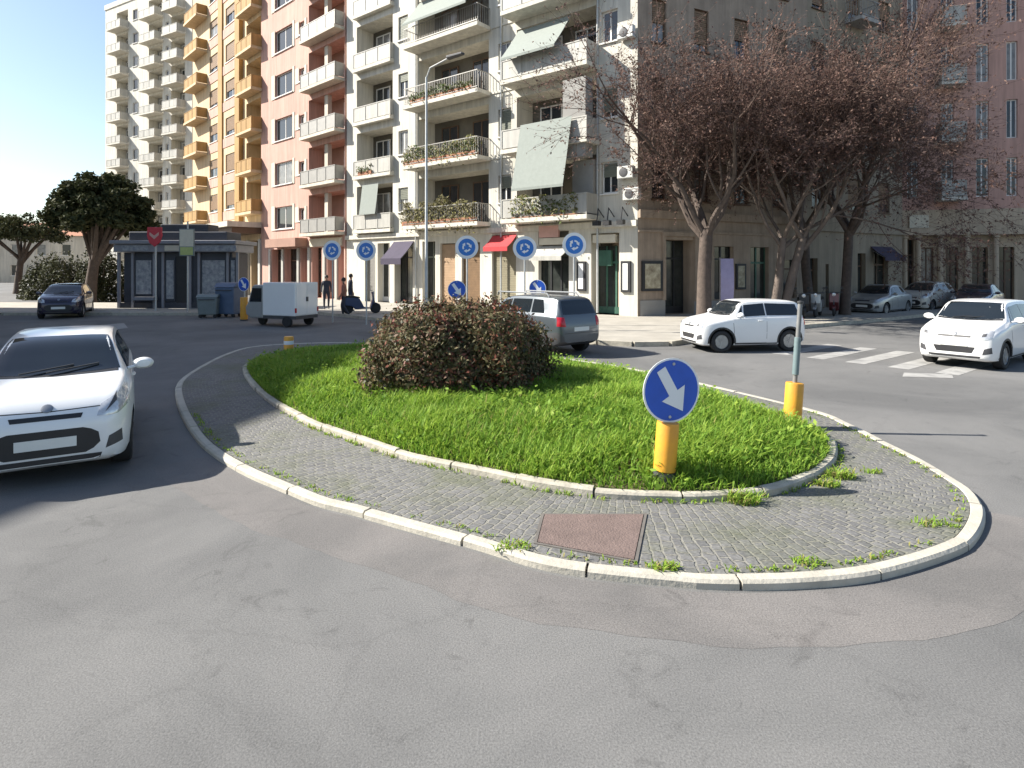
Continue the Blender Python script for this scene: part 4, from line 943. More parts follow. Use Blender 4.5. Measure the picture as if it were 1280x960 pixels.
# dark car on the far left
hd=Vector((.45,-.89,0)); car('parked_car','dark purple car parked at the far left below the umbrella pine','car',HATCH,3.9,1.68,1.5,AT(84,28.0),hd,'paint_dark',wr=.31)
# three-wheeled white van
hd=Vector((-.93,.37,0)); vp=AT(354,23.3)
root=empty('three_wheeler',vp,math.atan2(hd.y,hd.x)); tag(root,'small white three-wheeled van with box body in front of the shops','three-wheeler')
mb=MB(); mb.box(-1.12,.40,-.64,.64,.42,1.66); mb.build('box_body','paint_white',root,bevel=.03)
mb=MB(); mb.box(-1.135,-1.118,-.56,.0-.008,.48,1.58); mb.box(-1.135,-1.118,.008,.56,.48,1.58); o=mb.build('rear_door','paint_white',root)
mb=MB(); mb.box(-1.16,-1.136,-.05,.05,.95,1.12); mb.build('handle','plastic_grey',o)
for sg in (1,-1):
    mb=MB(); mb.box(-1.15,-1.118,sg*.60-.035,sg*.60+.035,.55,.72); mb.build('tail_light','lamp_red',root)
mb=MB(); mb.box(-1.14,.42,-.60,.60,.30,.415); mb.build('chassis','plastic_grey',root)
prof=[(.44,.30),(1.05,.30),(1.30,.42),(1.34,.70),(1.22,.86),(1.02,1.48),(.92,1.56),(.50,1.56),(.44,1.52)]
mb=MB(); mb.prism([(x_,z_) for x_,z_ in prof],-.56,.56,Matrix.Rotation(R(90),4,'X')); mb.build('cab','paint_silver',root,bevel=.05)
for sg in (1,-1):
    mb=MB(); mb.prism([(.53,.92),(1.10,.92),(.97,1.44),(.53,1.44)],0,.012,Matrix.Translation((0,sg*.566,0))@Matrix.Rotation(R(90),4,'X')); mb.build('side_window','car_glass',root)
    mb=MB(); mb.box(.52,1.10,sg*.565-.006,sg*.565+.006,.36,.88); mb.build('door','paint_silver',root)
    mb=MB(); mb.lathe([(0,0),(.075,0),(.07,.03),(0,.045)],16,0,Matrix.Translation((1.315,sg*.36,.62))@Matrix.Rotation(R(90),4,'Y')); mb.build('headlight','lamp_glass',root)
mb=MB(); mb.hexa([(1.232,-.47,.90),(1.232,.47,.90),(1.242,.47,.905),(1.242,-.47,.905),(1.045,-.44,1.45),(1.045,.44,1.45),(1.055,.44,1.455),(1.055,-.44,1.455)]); mb.build('windscreen','car_glass',root)
for (xx,yy) in ((-.72,.58),(-.72,-.58),(1.0,0)):
    q=MB(); Mx=Matrix.Translation((xx,yy,.21))@Matrix.Rotation(R(90),4,'X'); q.lathe([(0,-.06),(.11,-.055),(.12,-.04),(.12,.04),(.11,.055),(0,.06)],20,0,Mx); wo=q.build('wheel','rim',root)
    q=MB(); q.lathe([(.12,-.065),(.18,-.07),(.21,-.04),(.21,.04),(.18,.07),(.12,.065)],24,0,Mx); q.build('tyre','black_rubber',wo)
# scooters
def scooter(pos,rz,label,paint,group):
    root=empty('scooter',pos,rz); tag(root,label,'scooter',group)
    for xx in (.62,-.60):
        Mx=Matrix.Translation((xx,0,.24))@Matrix.Rotation(R(90),4,'X')
        q=MB(); q.lathe([(0,-.05),(.13,-.045),(.14,-.03),(.14,.03),(.13,.045),(0,.05)],18,0,Mx); wo=q.build('wheel','rim',root)
        q=MB(); q.lathe([(.13,-.05),(.2,-.055),(.24,-.03),(.24,.03),(.2,.055),(.13,.05)],22,0,Mx); q.build('tyre','black_rubber',wo)
    q=MB(); q.prism([(-.88,.50),(-.85,.66),(-.60,.74),(-.10,.70),(-.02,.55),(.10,.30),(.34,.28),(.40,.22),(-.30,.20),(-.42,.34),(-.70,.38)],-.15,.15,Matrix.Rotation(R(90),4,'X')); q.build('body',paint,root,bevel=.045)
    q=MB(); q.prism([(.36,.24),(.42,.24),(.56,.60),(.52,.98),(.44,.98),(.46,.60)],-.19,.19,Matrix.Rotation(R(90),4,'X')); q.build('leg_shield',paint,root,bevel=.03)
    q=MB(); q.prism([(-.86,.70),(-.80,.80),(-.45,.84),(-.08,.76),(-.06,.71)],-.14,.14,Matrix.Rotation(R(90),4,'X')); q.build('seat','black',root,bevel=.03)
    q=MB(); q.tube([(.62,0,.24),(.46,0,.98)],.03,8); q.tube([(.43,-.33,1.03),(.47,-.1,1.02),(.47,.1,1.02),(.43,.33,1.03)],.02,8); q.build('handlebar','plastic_grey',root)
    q=MB(); q.lathe([(0,0),(.08,0),(.07,.04),(0,.05)],14,0,Matrix.Translation((.52,0,.93))@Matrix.Rotation(R(90),4,'Y')); q.build('headlight','lamp_glass',root)
    q=MB(); q.prism([(.40,.44),(.62,.50),(.80,.42),(.84,.34),(.70,.44),(.60,.45)],-.07,.07,Matrix.Rotation(R(90),4,'X')); q.build('mudguard',paint,root,bevel=.02)
    for sg in (1,-1):
        q=MB(); q.tube([(.44,sg*.24,1.03),(.42,sg*.30,1.20)],.008,6); q.lathe([(0,-.01),(.055,-.008),(.055,.008),(0,.01)],12,0,Matrix.Translation((.42,sg*.30,1.22))@Matrix.Rotation(R(90),4,'Y')); q.build('mirror','black',root)
    return root
GS='scooters parked under the bare trees'
def lift(v,z): return Vector((v.x,v.y,z))
scooter(lift(AT(1003,25.5),.131),R(250),'black scooter parked nearest the white three-door car','black',GS)
scooter(lift(AT(1022,26.0),.131),R(235),'grey scooter parked between a black and a maroon scooter','paint_silver',GS)
scooter(lift(AT(1043,26.6),.131),R(240),'maroon scooter parked beside the third tree trunk','paint_maroon',GS)
p_=AT(452,27.6); scooter(lift(p_,.134),R(20),'dark blue scooter parked by the kerb near the two pedestrians','paint_blue','scooters by the shops')
# ------------------------------------------------------------------ signs and street furniture
def disc_sign(mb_parent,c,rad,nrm,face,rim='sign_white',back='galv',rimw=.06,th=.012):
    """returns plate object (part) facing nrm at c (local coordinates of the parent)"""
    Mx=Matrix.Translation(c)@Vector(nrm).to_track_quat('Z','Y').to_matrix().to_4x4()
    q=MB(); q.lathe([(0,-th),(rad*.99,-th),(rad,-th*.5),(rad,0),(rad*(1-rimw),.0015)],40,0,Mx); q.lathe([(rad*(1-rimw)+.0,.0015),(rad*(1-rimw),.0016),(0,.0016)],40,1,Mx)
    q.lathe([(rad*.8,-th-.003),(0,-th-.003)],30,2,Mx)
    return q.build('sign_plate',[rim,face,back],mb_parent), Mx
def arrow_poly(L,hw,hl,hh):
    return [(-L/2,-hw),(L/2-hl,-hw),(L/2-hl,-hh),(L/2,0),(L/2-hl,hh),(L/2-hl,hw),(-L/2,hw)]
def keep_right_bollard(pos,yaw,label,lean=(0,0),sh=.60,zc=1.06,edge_pole=False,group=None,rad=.30,bh=.58,br=.12,white_stripe=True):
    root=empty('sign_bollard',pos,0); tag(root,label,'sign',group); root.rotation_euler=(lean[0],lean[1],yaw)
    q=MB(); q.lathe([(br*.72,-.08),(br*.72,.06),(br*.98,.062),(br,.08),(br,bh-.03),(br*.96,bh-.004),(br*.75,bh),(0,bh)],28,0); o=q.build('bollard','bollard',root)
    q=MB(); q.lathe([(br*.9,-.10),(br*1.02,-.10),(br*1.0,.052),(br*.7,.055)],24,0); q.build('base_ring','plastic_grey',root)
    q=MB(); q.tube([(0,.04,bh-.01),(0,.04,zc+rad*.8)],.03,12); q.build('post','galv',root)
    o,Mx=disc_sign(root,(0,-.02,zc),rad,(0,-1,0),'sign_blue')
    # local frame of the plate: x right?, use explicit axes
    a=MB(); ax=Vector((1,0,0)); az=Vector((0,0,1))
    Mp=Matrix(((1,0,0,0),(0,0,-1,-.024),(0,1,0,zc),(0,0,0,1)))@Matrix.Rotation(R(-55),4,'Z')
    k=rad/.30; a.prism([(x_*k,y_*k) for x_,y_ in arrow_poly(.46,.05,.20,.14)],0,.003,Mp); a.build('arrow','sign_white',o)
    b=MB()
    for dz in (.245*k,-.245*k): b.lathe([(.016,0),(.014,.006),(0,.007)],12,0,Matrix(((1,0,0,0),(0,0,-1,-.023),(0,1,0,zc+dz),(0,0,0,1))))
    b.build('bolt','galv',o)
    return root
gz=float(dome([1.70],[6.45])[0])
pb_=AT(830,5.92); gz=float(dome([pb_.x],[pb_.y])[0])
keep_right_bollard((pb_.x,pb_.y,gz+.02),R(18),'blue round sign with white diagonal arrow on a leaning yellow bollard in the grass',lean=(0,R(5)),zc=.84,rad=.315,bh=.53,br=.108)
pb_=AT(990,8.15); gz=float(dome([pb_.x],[pb_.y])[0])
root=empty('marker_post',(pb_.x,pb_.y,gz)); root.rotation_euler=(0,R(5),R(20)); tag(root,'yellow bollard with a tall leaning grey post at the right tip of the grass','bollard')
q=MB(); q.lathe([(.085,-.08),(.085,.06),(.112,.062),(.115,.08),(.115,.53),(.11,.555),(.085,.56),(0,.56)],28,0); q.build('bollard','bollard',root)
q=MB(); q.lathe([(.105,-.10),(.117,-.10),(.115,.052),(.08,.055)],24,0); q.build('base_ring','plastic_grey',root)
q=MB(); q.tube([(0,0,.55),(.0,0,1.62)],.030,12); q.build('post','post_grey',root)
q=MB(); q.lathe([(.036,.66),(.042,.665),(.042,1.16),(.036,1.165)],16,0); q.build('sleeve','sign_pale',root)
q=MB(); q.lathe([(.036,1.62),(.04,1.625),(.04,1.65),(0,1.66)],14,0); q.build('cap','plastic_grey',root)
# low yellow marker at the back of the island
pb_=AT(361,14.9); gz=float(dome([pb_.x],[pb_.y])[0])
root=empty('marker_post',(pb_.x,pb_.y,gz)); tag(root,'low yellow marker post at the back left of the grass','bollard')
q=MB(); q.lathe([(.115,-.05),(.115,.34),(.105,.37),(0,.375)],20); q.build('post','bollard',root)
q=MB(); q.lathe([(.117,.18),(.118,.19),(.118,.26),(.117,.27)],20); q.build('reflective_band','sign_white',root)
GB='blue signs on yellow bollards beyond the island'
for (px,Y,yaw,lb) in ((305,25.4,R(-20),'blue arrow sign on a yellow bollard beside the white three-wheeler'),(571,19.2,R(10),'blue arrow sign half hidden behind the top of the bush'),(672,20.4,R(-15),'blue arrow sign on bollard behind the grey crossover')):
    p_=AT(px,Y); keep_right_bollard((p_.x,p_.y,.0),yaw,lb,zc=1.52,rad=.29,bh=.98,br=.15,group=GB)
# round blue icon-like discs, built as signs with added arrows and thin poles
GR='round blue icon-like discs on added poles along the pavement edge'
def icon_disc(px,py,Y,yaw,label,style):
    p_=AT(px,Y); z=HC+(HY-py)*Y/F; root=empty('icon_disc_post',(p_.x,p_.y,.0),yaw); tag(root,label,'sign',GR)
    q=MB(); q.tube([(0,.05,0),(0,.05,z+.34)],.03,10); q.build('pole','galv',root)
    rad=.40; o,_=disc_sign(root,(0,0,z),rad,(0,-1,0),'disc_lightblue',rimw=.26)
    Mp=Matrix(((1,0,0,0),(0,0,-1,-.004),(0,1,0,z),(0,0,0,1))); a=MB()
    def arc(a0,a1,r0,r1,k=9): return [(r1*math.cos(a0+(a1-a0)*i/k),r1*math.sin(a0+(a1-a0)*i/k)) for i in range(k+1)]+[(r0*math.cos(a1-(a1-a0)*i/k),r0*math.sin(a1-(a1-a0)*i/k)) for i in range(k+1)]
    for i in range(3):
        t0=R(90+120*i); a.prism(arc(t0,t0-R(62),.10,.155)[::-1],0,.003,Mp)
        te=t0-R(62); c=Vector((math.cos(te),math.sin(te))); tn=Vector((math.sin(te),-math.cos(te))); m_=c*.128
        a.prism([tuple(m_+c*.062),tuple(m_+tn*.10),tuple(m_-c*.062)][::-1],0,.003,Mp)
    a.build('arrows','sign_white',o)
    q=MB(); q.box(-.05,.05,.0,.055,z-.12,z-.08); q.box(-.05,.05,.0,.055,z+.08,z+.12); q.build('bracket','galv',root)
for px,py,Y,yaw,lb in ((415,313,24.5,R(-14),'round blue icon-like disc with white rim on an added pole, leftmost, before the pink block'),(457.5,313,23.6,R(-8),'round blue icon-like disc with white rim on an added pole left of the purple awning'),(583.5,309,20.9,R(-5),'round blue icon-like disc with white rim on an added pole left of the red awning'),(656,310,20.4,R(4),'round blue icon-like disc with white rim on an added pole just right of the red awning'),(718,306,19.8,R(10),'round blue icon-like disc with white rim on an added pole, rightmost, above the grey crossover')):
    icon_disc(px,py,Y,yaw,lb,0)
# street lamp
p_=AT(533,22.6); root=empty('street_lamp',(p_.x,p_.y,0)); tag(root,'tall thin grey street lamp standing in front of the white block','street lamp')
q=MB(); q.tube([(0,0,0),(0,0,1.0),(0,0,1.05),(0,0,9.3)],[.085,.08,.06,.04],12); q.tube([(0,0,9.25),(.15,-.1,9.6),(.9,-.6,9.8)],.03,8); q.build('pole','galv',root)
q=MB(); q.hexa([(.8,-.75,9.74),(1.4,-1.1,9.78),(1.5,-.95,9.78),(.9,-.5,9.74),(.8,-.75,9.84),(1.4,-1.1,9.86),(1.5,-.95,9.86),(.9,-.5,9.84)]); q.build('lamp_head','plastic_grey',root,bevel=.02)
# kiosk
kx0,kx1,KY=AT(147,31.5).x,AT(297,31.5).x,31.5
root=empty('kiosk',(kx0,KY,0)); tag(root,'dark grey news kiosk with flat roof and paper-covered windows','kiosk'); O=tuple(root.location)
def kb(nm,m,x0,x1,y0,y1,z0,z1,parent=None,bevel=0): q=MB(); q.box(x0,x1,y0,y1,z0,z1); return q.build(nm,m,parent or root,O,bevel=bevel)
kb('wall','kiosk_dark',kx0+.3,kx1-.3,KY+.06,KY+1.9,.13,3.0)
kb('fascia','kiosk_grey',kx0,kx1,KY-.35,KY+2.0,3.02,3.42,bevel=.03); kb('roof_edge','kiosk_grey',kx0-.12,kx1+.12,KY-.5,KY+2.15,3.43,3.62,bevel=.03)
kb('roof','kiosk_dark',kx0+.5,kx1-.6,KY+.1,KY+1.8,3.625,4.1,bevel=.06); kb('roof_unit','kiosk_dark',AT(195,31.5).x,AT(255,31.5).x,KY+.4,KY+1.6,4.105,4.5,bevel=.04)
for a,b in ((150,184),(204,236),(240,294)): kb('sign_panel','sign_cream' if a==204 else 'paper',AT(a,31).x,AT(b,31).x,KY-.385,KY-.352,3.08,3.36)
for px in (147.5,165,192,203,237,248,284,296):
    kb('post','kiosk_grey',AT(px,31.4).x-.06,AT(px,31.4).x+.06,KY-.08,KY+.04,.13,3.01)
for a,b,z0,m in ((167,190,.75,'paper'),(205,218,.5,'paper'),(250,282,.6,'paper'),(286,294.5,.6,'paper')):
    o=kb('window','kiosk_dark',AT(a,31.4).x,AT(b,31.4).x,KY-.01,KY+.055,z0,2.75); kb('papers',m,AT(a,31.4).x+.08,AT(b,31.4).x-.08,KY-.03,KY-.012,z0+.1,2.6,o)
o=kb('door','black',AT(219,31.4).x,AT(235,31.4).x,KY-.005,KY+.055,.16,2.8)
kb('counter','kiosk_grey',AT(166,31).x,AT(191,31).x,KY-.45,KY-.1,.55,.72); kb('counter','kiosk_grey',AT(250,31).x,AT(283,31).x,KY-.45,KY-.1,.45,.58)
kb('ledge','kiosk_dark',kx0+.1,kx1-.1,KY-.02,KY+.05,.131,.4)
# red shield and lime panel on poles in front of the kiosk
p_=AT(194,29.3); root=empty('street_sign',(p_.x,p_.y,.13)); tag(root,'red shield-shaped sign on a pole before the kiosk','sign')
q=MB(); q.tube([(0,.05,0),(0,.05,4.05)],.045,10); q.build('pole','galv',root)
zc=HC+(HY-296)*29.3/F-.13
Mp=Matrix(((1,0,0,0),(0,0,-1,0),(0,1,0,zc),(0,0,0,1)))
q=MB(); q.prism([(-.34,.46),(-.36,.05),(-.25,-.28),(0,-.48),(.25,-.28),(.36,.05),(.34,.46)][::1],0,.08,Mp); o=q.build('sign_plate','sign_red',root,bevel=.01)
q=MB(); q.prism([(-.22,.22),(.0,.05),(.22,.22),(.22,.08),(0,-.12),(-.22,.08)],.081,.09,Mp); q.build('emblem','sign_pink',o)
p_=AT(234,29.0); root=empty('bus_stop',(p_.x,p_.y,.13)); tag(root,'lime and grey rectangular panel sign on a pole before the kiosk door','sign')
q=MB(); q.tube([(0,.05,0),(0,.05,4.3)],.04,10); q.build('pole','galv',root)
zt_=HC+(HY-286)*29/F-.13; zb_=HC+(HY-320)*29/F-.13
q=MB(); q.box(-.36,.36,-.05,.0,zb_,zt_); o=q.build('sign_plate','bin_grey',root,bevel=.01)
q=MB(); q.box(-.33,.33,-.062,-.051,zb_+.45,zt_-.04); q.build('panel','sign_cream',o); q=MB(); q.box(-.30,.30,-.062,-.051,zb_+.05,zb_+.42); q.build('panel','sign_lime',o)
# bins in front of the kiosk
def bin_(px,Y,w,d,h,m,label,lidm,rz=0):
    p_=AT(px,Y); root=empty('waste_bin',(p_.x,p_.y,.0),rz); tag(root,label,'waste bin')
    q=MB(); q.hexa([(-w*.44,-d*.42,.14),(w*.44,-d*.42,.14),(w*.44,d*.42,.14),(-w*.44,d*.42,.14),(-w/2,-d/2,h*.86),(w/2,-d/2,h*.86),(w/2,d/2,h*.86),(-w/2,d/2,h*.86)]); q.build('body',m,root,bevel=.04)
    q=MB(); q.prism([(-d*.53,h*.865),(d*.53,h*.865),(d*.5,h*.96),(d*.2,h),(-d*.3,h*.98)],-w*.53,w*.53,Matrix(((0,0,1,0),(1,0,0,0),(0,1,0,0),(0,0,0,1)))); q.build('lid',lidm,root,bevel=.02)
    for sx in (-1,1):
        for sy in (-1,1):
            q=MB(); q.lathe([(0,-.03),(.08,-.03),(.08,.03),(0,.03)],14,0,Matrix.Translation((sx*w*.36,sy*d*.3,.08))@Matrix.Rotation(R(90),4,'X')); q.build('wheel','black_rubber',root)
    q=MB(); q.tube([(-w*.4,-d*.56,h*.78),(w*.4,-d*.56,h*.78)],.02,8); q.build('handle','plastic_grey',root)
bin_(287,27.4,.95,.8,1.55,'bin_blue','tall blue recycling bin right of the kiosk windows','bin_blue',R(-10))
bin_(262,27.0,.85,.75,1.05,'bin_grey','low grey-green waste bin left of the tall blue bin','bin_grey',R(8))
# banner in front of the tan wall
p_=AT(907,24.6); root=empty('shop_banner',(p_.x,p_.y,.13)); tag(root,'lilac upright shop banner beside the first bare tree','banner')
q=MB(); q.tube([(-.22,0,0),(-.22,0,2.5)],.018,8); q.box(-.35,.05,-.15,.15,0,.05); q.build('stand','plastic_grey',root)
q=MB(); k=8
for i in range(k):
    a=.35+2.1*i/k; b=.35+2.1*(i+1)/k; f_=lambda z_: .04*math.sin(z_*3); q.hexa([(-.2,f_(a),a),(.34,f_(a)+.03,a),(.34,f_(a)+.035,a),(-.2,f_(a)+.006,a),(-.2,f_(b),b),(.34,f_(b)+.03,b),(.34,f_(b)+.035,b),(-.2,f_(b)+.006,b)])
q.build('cloth','lilac',root)
# ------------------------------------------------------------------ vegetation
# the bush on the island
bc=Vector((-.91,10.25,0)); bz=float(dome([bc.x],[bc.y])[0]); root=empty('bush',(bc.x,bc.y,bz)); tag(root,'big rounded bush with olive and red leaves on the traffic island','bush')
def bush_radius(d):
    """radius of the crown along unit directions d (n,3): a low broad dome with lumps"""
    a=np.arctan2(d[:,1],d[:,0]); e=np.arcsin(np.clip(d[:,2],-1,1))
    lump=1+.06*np.sin(3*a+1.3)*np.cos(2*e)+.05*np.sin(7*a+.5+3*e)+.05*np.sin(5*a-4*e+2)+.035*np.sin(13*a+6*e)
    p=3.0; r=(np.abs(d[:,0]/1.41)**p+np.abs(d[:,1]/1.35)**p+np.abs(d[:,2]/1.20)**p)**(-1/p); return r*lump
n=66000; d=RNG.normal(size=(n,3)); d[:,2]=np.abs(d[:,2])*.95-.05*RNG.random(n); d/=np.linalg.norm(d,axis=1)[:,None]
rr=bush_radius(d)*(1-.42*RNG.random(n)**2.2)*(1+.05*RNG.normal(size=n))
P=d*rr[:,None]; P[:,2]=np.maximum(P[:,2],.02); 
g1=vnoise(P[:,0]*2+7+P[:,2],P[:,1]*2+P[:,2]*2.2,1.0,11); g2=vnoise(P[:,0]*1.1+3,P[:,2]*1.4+P[:,1],1.0,12)
keep=RNG.random(n)<np.clip(.35+1.1*g1,0,1); P=P[keep]; d=d[keep]; g1=g1[keep]; g2=g2[keep]
V,Q=leaf_cloud(P,d,.035)
rd=RNG.random(len(P)); redp=np.clip(.09+(P[:,0]*.12+P[:,2]*.45-.25)*.62+(g2-.5)*1.2,0.06,.75)
mi=np.where(rd<redp,np.where(RNG.random(len(P))<.6,2,3),np.where(RNG.random(len(P))<.45,0,np.where(RNG.random(len(P))<.4,1,np.where(RNG.random(len(P))<.5,3,4))))
V=[V];Q=[Q];MI=[mi];nb_=sum(len(v) for v in V); mb=MB()
for i in range(230):
    dd=RNG.normal(size=3); dd[2]=abs(dd[2])+.25; dd/=np.linalg.norm(dd); r0=float(bush_radius(dd[None])[0])*.86; ln=random.uniform(.22,.48)
    tip=dd+np.array([0,0,.35])+RNG.normal(0,.25,3); tip/=np.linalg.norm(tip); a=dd*r0; e=a+tip*ln; mb.tube([a,(a+e)/2,e],[.006,.005,.003],4)
    k=random.randint(9,20); t=RNG.random(k)[:,None]; Pp=a+(e-a)*t+RNG.normal(0,.025,(k,3)); v,q=leaf_cloud(Pp,np.tile(tip,(k,1)),random.uniform(.028,.044)); V.append(v);Q.append(q+nb_);nb_+=len(v)
    cc=random.choice([0,1,1,2,2,3]); MI.append(np.where(RNG.random(k)<.75,cc,3))
np_mesh('foliage',np.concatenate(V),np.concatenate(Q),np.concatenate(MI),['leaf_olive','leaf_grey','leaf_red','leaf_brown','leaf_dark'],root)
for i in range(150):
    dd=RNG.normal(size=3); dd[2]=abs(dd[2])+.15; dd/=np.linalg.norm(dd); r_=float(bush_radius(dd[None])[0])*random.uniform(.85,1.04)
    a=Vector((random.uniform(-.5,.5),random.uniform(-.4,.4),0)); e=Vector(dd*r_); m_=(a+e)/2+Vector((random.uniform(-.1,.1),random.uniform(-.1,.1),.12)); mb.tube([a,m_,e],[.014,.009,.004],5)
mb.build('branches','bark',root)
# bare trees
def grow(mbT,tw,p,d,L,r,lev,rnd,maxlev):
    steps=3 if lev<3 else 2; pts=[p]; rad=[r]; q=p.copy(); dd=d.copy()
    for i in range(steps):
        dd=(dd+Vector((rnd.gauss(0,.16),rnd.gauss(0,.16),rnd.gauss(.05,.12)))).normalized(); q=q+dd*(L/steps); pts.append(q.copy()); rad.append(r*(1-.38*(i+1)/steps))
    (mbT if lev<3 else tw).tube(pts,rad,[10,8,7,5,4,3,3][min(lev,6)],0,caps=False)
    if lev>=maxlev: return
    nb=[4,4,4,4,4,3][lev]
    for k in range(nb):
        t=rnd.uniform(.35,1.0) if k>0 else 1.0; idx=min(int(t*steps),steps-1); a=pts[idx].lerp(pts[idx+1],t*steps-idx)
        ax=dd.orthogonal().normalized(); ax.rotate(Matrix.Rotation(rnd.uniform(0,6.283),3,dd)); nd=dd.copy(); nd.rotate(Matrix.Rotation(rnd.uniform(.35,.95) if k else rnd.uniform(.1,.4),3,ax))
        nd=(nd+Vector((0,0,.10 if lev<3 else -.10))).normalized(); grow(mbT,tw,a,nd,L*rnd.uniform(.62,.82),max(rad[-1]*(rnd.uniform(.55,.75) if k else .9),.006),lev+1,rnd,maxlev)
def bare_tree(pos,label,seed,trunks,fork,r0,barkm='bark',limbL=3.3,maxlev=6,spread=.85):
    root=empty('bare_tree',pos); tag(root,label,'tree','bare trees along the right pavement'); rnd=random.Random(seed); T=MB(); tw=MB()
    for (dx,dy,lean,rt) in trunks:
        base=Vector((dx,dy,0)); top_=Vector((dx+lean[0],dy+lean[1],fork)); mid=(base+top_)/2+Vector((rnd.uniform(-.08,.08),0,0))
        T.tube([base-Vector((0,0,.1)),base+Vector((0,0,.25)),mid,top_],[rt*1.35,rt*1.05,rt*.92,rt*.86],14,0,caps=False)
        nl=5 if len(trunks)==1 else 4
        for k in range(nl):
            a=2*math.pi*k/nl+rnd.uniform(-.4,.4); dv=Vector((math.cos(a)*spread,math.sin(a)*spread*.8,1)).normalized()
            grow(T,tw,top_-Vector((0,0,rnd.uniform(0,.5))),dv,limbL*rnd.uniform(.85,1.15),rt*rnd.uniform(.45,.62),1,rnd,maxlev)
    T.build('trunk',barkm,root)
    co=tw.build('crown',['twig'],root)
    # buds and dead leaves on the twigs
    tv=np.array(tw.v); sel=tv[RNG.random(len(tv))<.55]; P=sel+RNG.normal(0,.055,sel.shape); V,Q=leaf_cloud(P,np.tile([-.3,-.4,.6],(len(P),1)),.052)
    np_mesh('buds',V,Q,RNG.choice(3,len(Q),p=[.45,.25,.30]),['bud_a','bud_b','bud_c'],co)
    return len(tw.v)
PVZ=.13
def tp(px,Y): p=AT(px,Y); return (p.x,p.y,PVZ)
bare_tree(tp(880,24.3),'bare brown tree with straight single trunk, leftmost, behind the white three-door car',3,[(0,0,(.1,0),.29)],3.6,.4,'bark',limbL=3.0,spread=.75)
bare_tree(tp(974,24.9),'bare brown tree with pale double trunk behind the rear of the white three-door car',5,[(-.22,0,(.42,.1),.17),(.22,.1,(.75,-.1),.19)],3.3,.3,'bark_pale',limbL=2.9)
bare_tree(tp(1056,27.0),'bare brown tree with slim dark trunk behind the parked scooters',9,[(0,0,(.25,.1),.21)],3.9,.26,'bark',limbL=3.3)
bare_tree(tp(1012,29.3),'bare brown tree standing furthest back, between the double-trunk tree and the slim one',14,[(0,0,(-.2,.1),.22)],4.2,.24,'bark',limbL=3.3)
# umbrella pine at the left, and another further off
def pine(pos,label,rx,ry,z0,z1,tr,seed,n=16000,lean=.3,cx=0.0):
    root=empty('umbrella_pine',pos); tag(root,label,'tree'); rnd=random.Random(seed); T=MB()
    fork=Vector((lean,0,z0*.82)); T.tube([(0,0,-.1),(0,0,.3),(lean*.4,0,z0*.45),fork],[tr*1.3,tr,tr*.85,tr*.75],12,caps=False)
    for k in range(14):
        a=rnd.uniform(0,6.283); q=math.sqrt(rnd.random())*.8; e=Vector((cx+rx*q*math.cos(a),ry*q*math.sin(a),lerp(z0,z1,.45)+rnd.uniform(-.2,.4))); T.tube([fork-Vector((0,0,rnd.uniform(0,.6))),(fork+e)/2+Vector((0,0,-.15)),e],[tr*.5,tr*.32,tr*.12],7,caps=False)
    T.build('trunk','bark',root); P=[]
    nc=130
    for k in range(nc):
        a=rnd.uniform(0,6.283); q=math.sqrt(rnd.random()); h=math.sqrt(max(0,1-q*q)); c=np.array([cx+rx*q*math.cos(a)*.92,ry*q*math.sin(a)*.92,lerp(z0,z1,.26)+(z1-lerp(z0,z1,.26))*h*rnd.uniform(.05,.9)])
        r=rnd.uniform(.45,.85)*rx/3.2; m=n//nc; dd=RNG.normal(size=(m,3)); dd/=np.linalg.norm(dd,axis=1)[:,None]; P.append(c+dd*r*np.array([1,1,.6])*(RNG.random(m)**.5)[:,None])
    P=np.concatenate(P); V,Q=leaf_cloud(P,np.tile([0,0,.6],(len(P),1)),.15); np_mesh('crown',V,Q,(RNG.random(len(Q))<.35).astype(int),['needle_a','needle_b'],root)
p_=AT(112,37); pine((p_.x,p_.y,.0),'dark umbrella pine with a wide flat crown beside the kiosk',2.95,3.0,3.3,8.1,.36,4,n=36000,cx=.8)
p_=AT(22,52); pine((p_.x,p_.y,0),'smaller distant pine at the far left of the street',3.6,3.4,3.8,7.0,.3,8,n=9000)
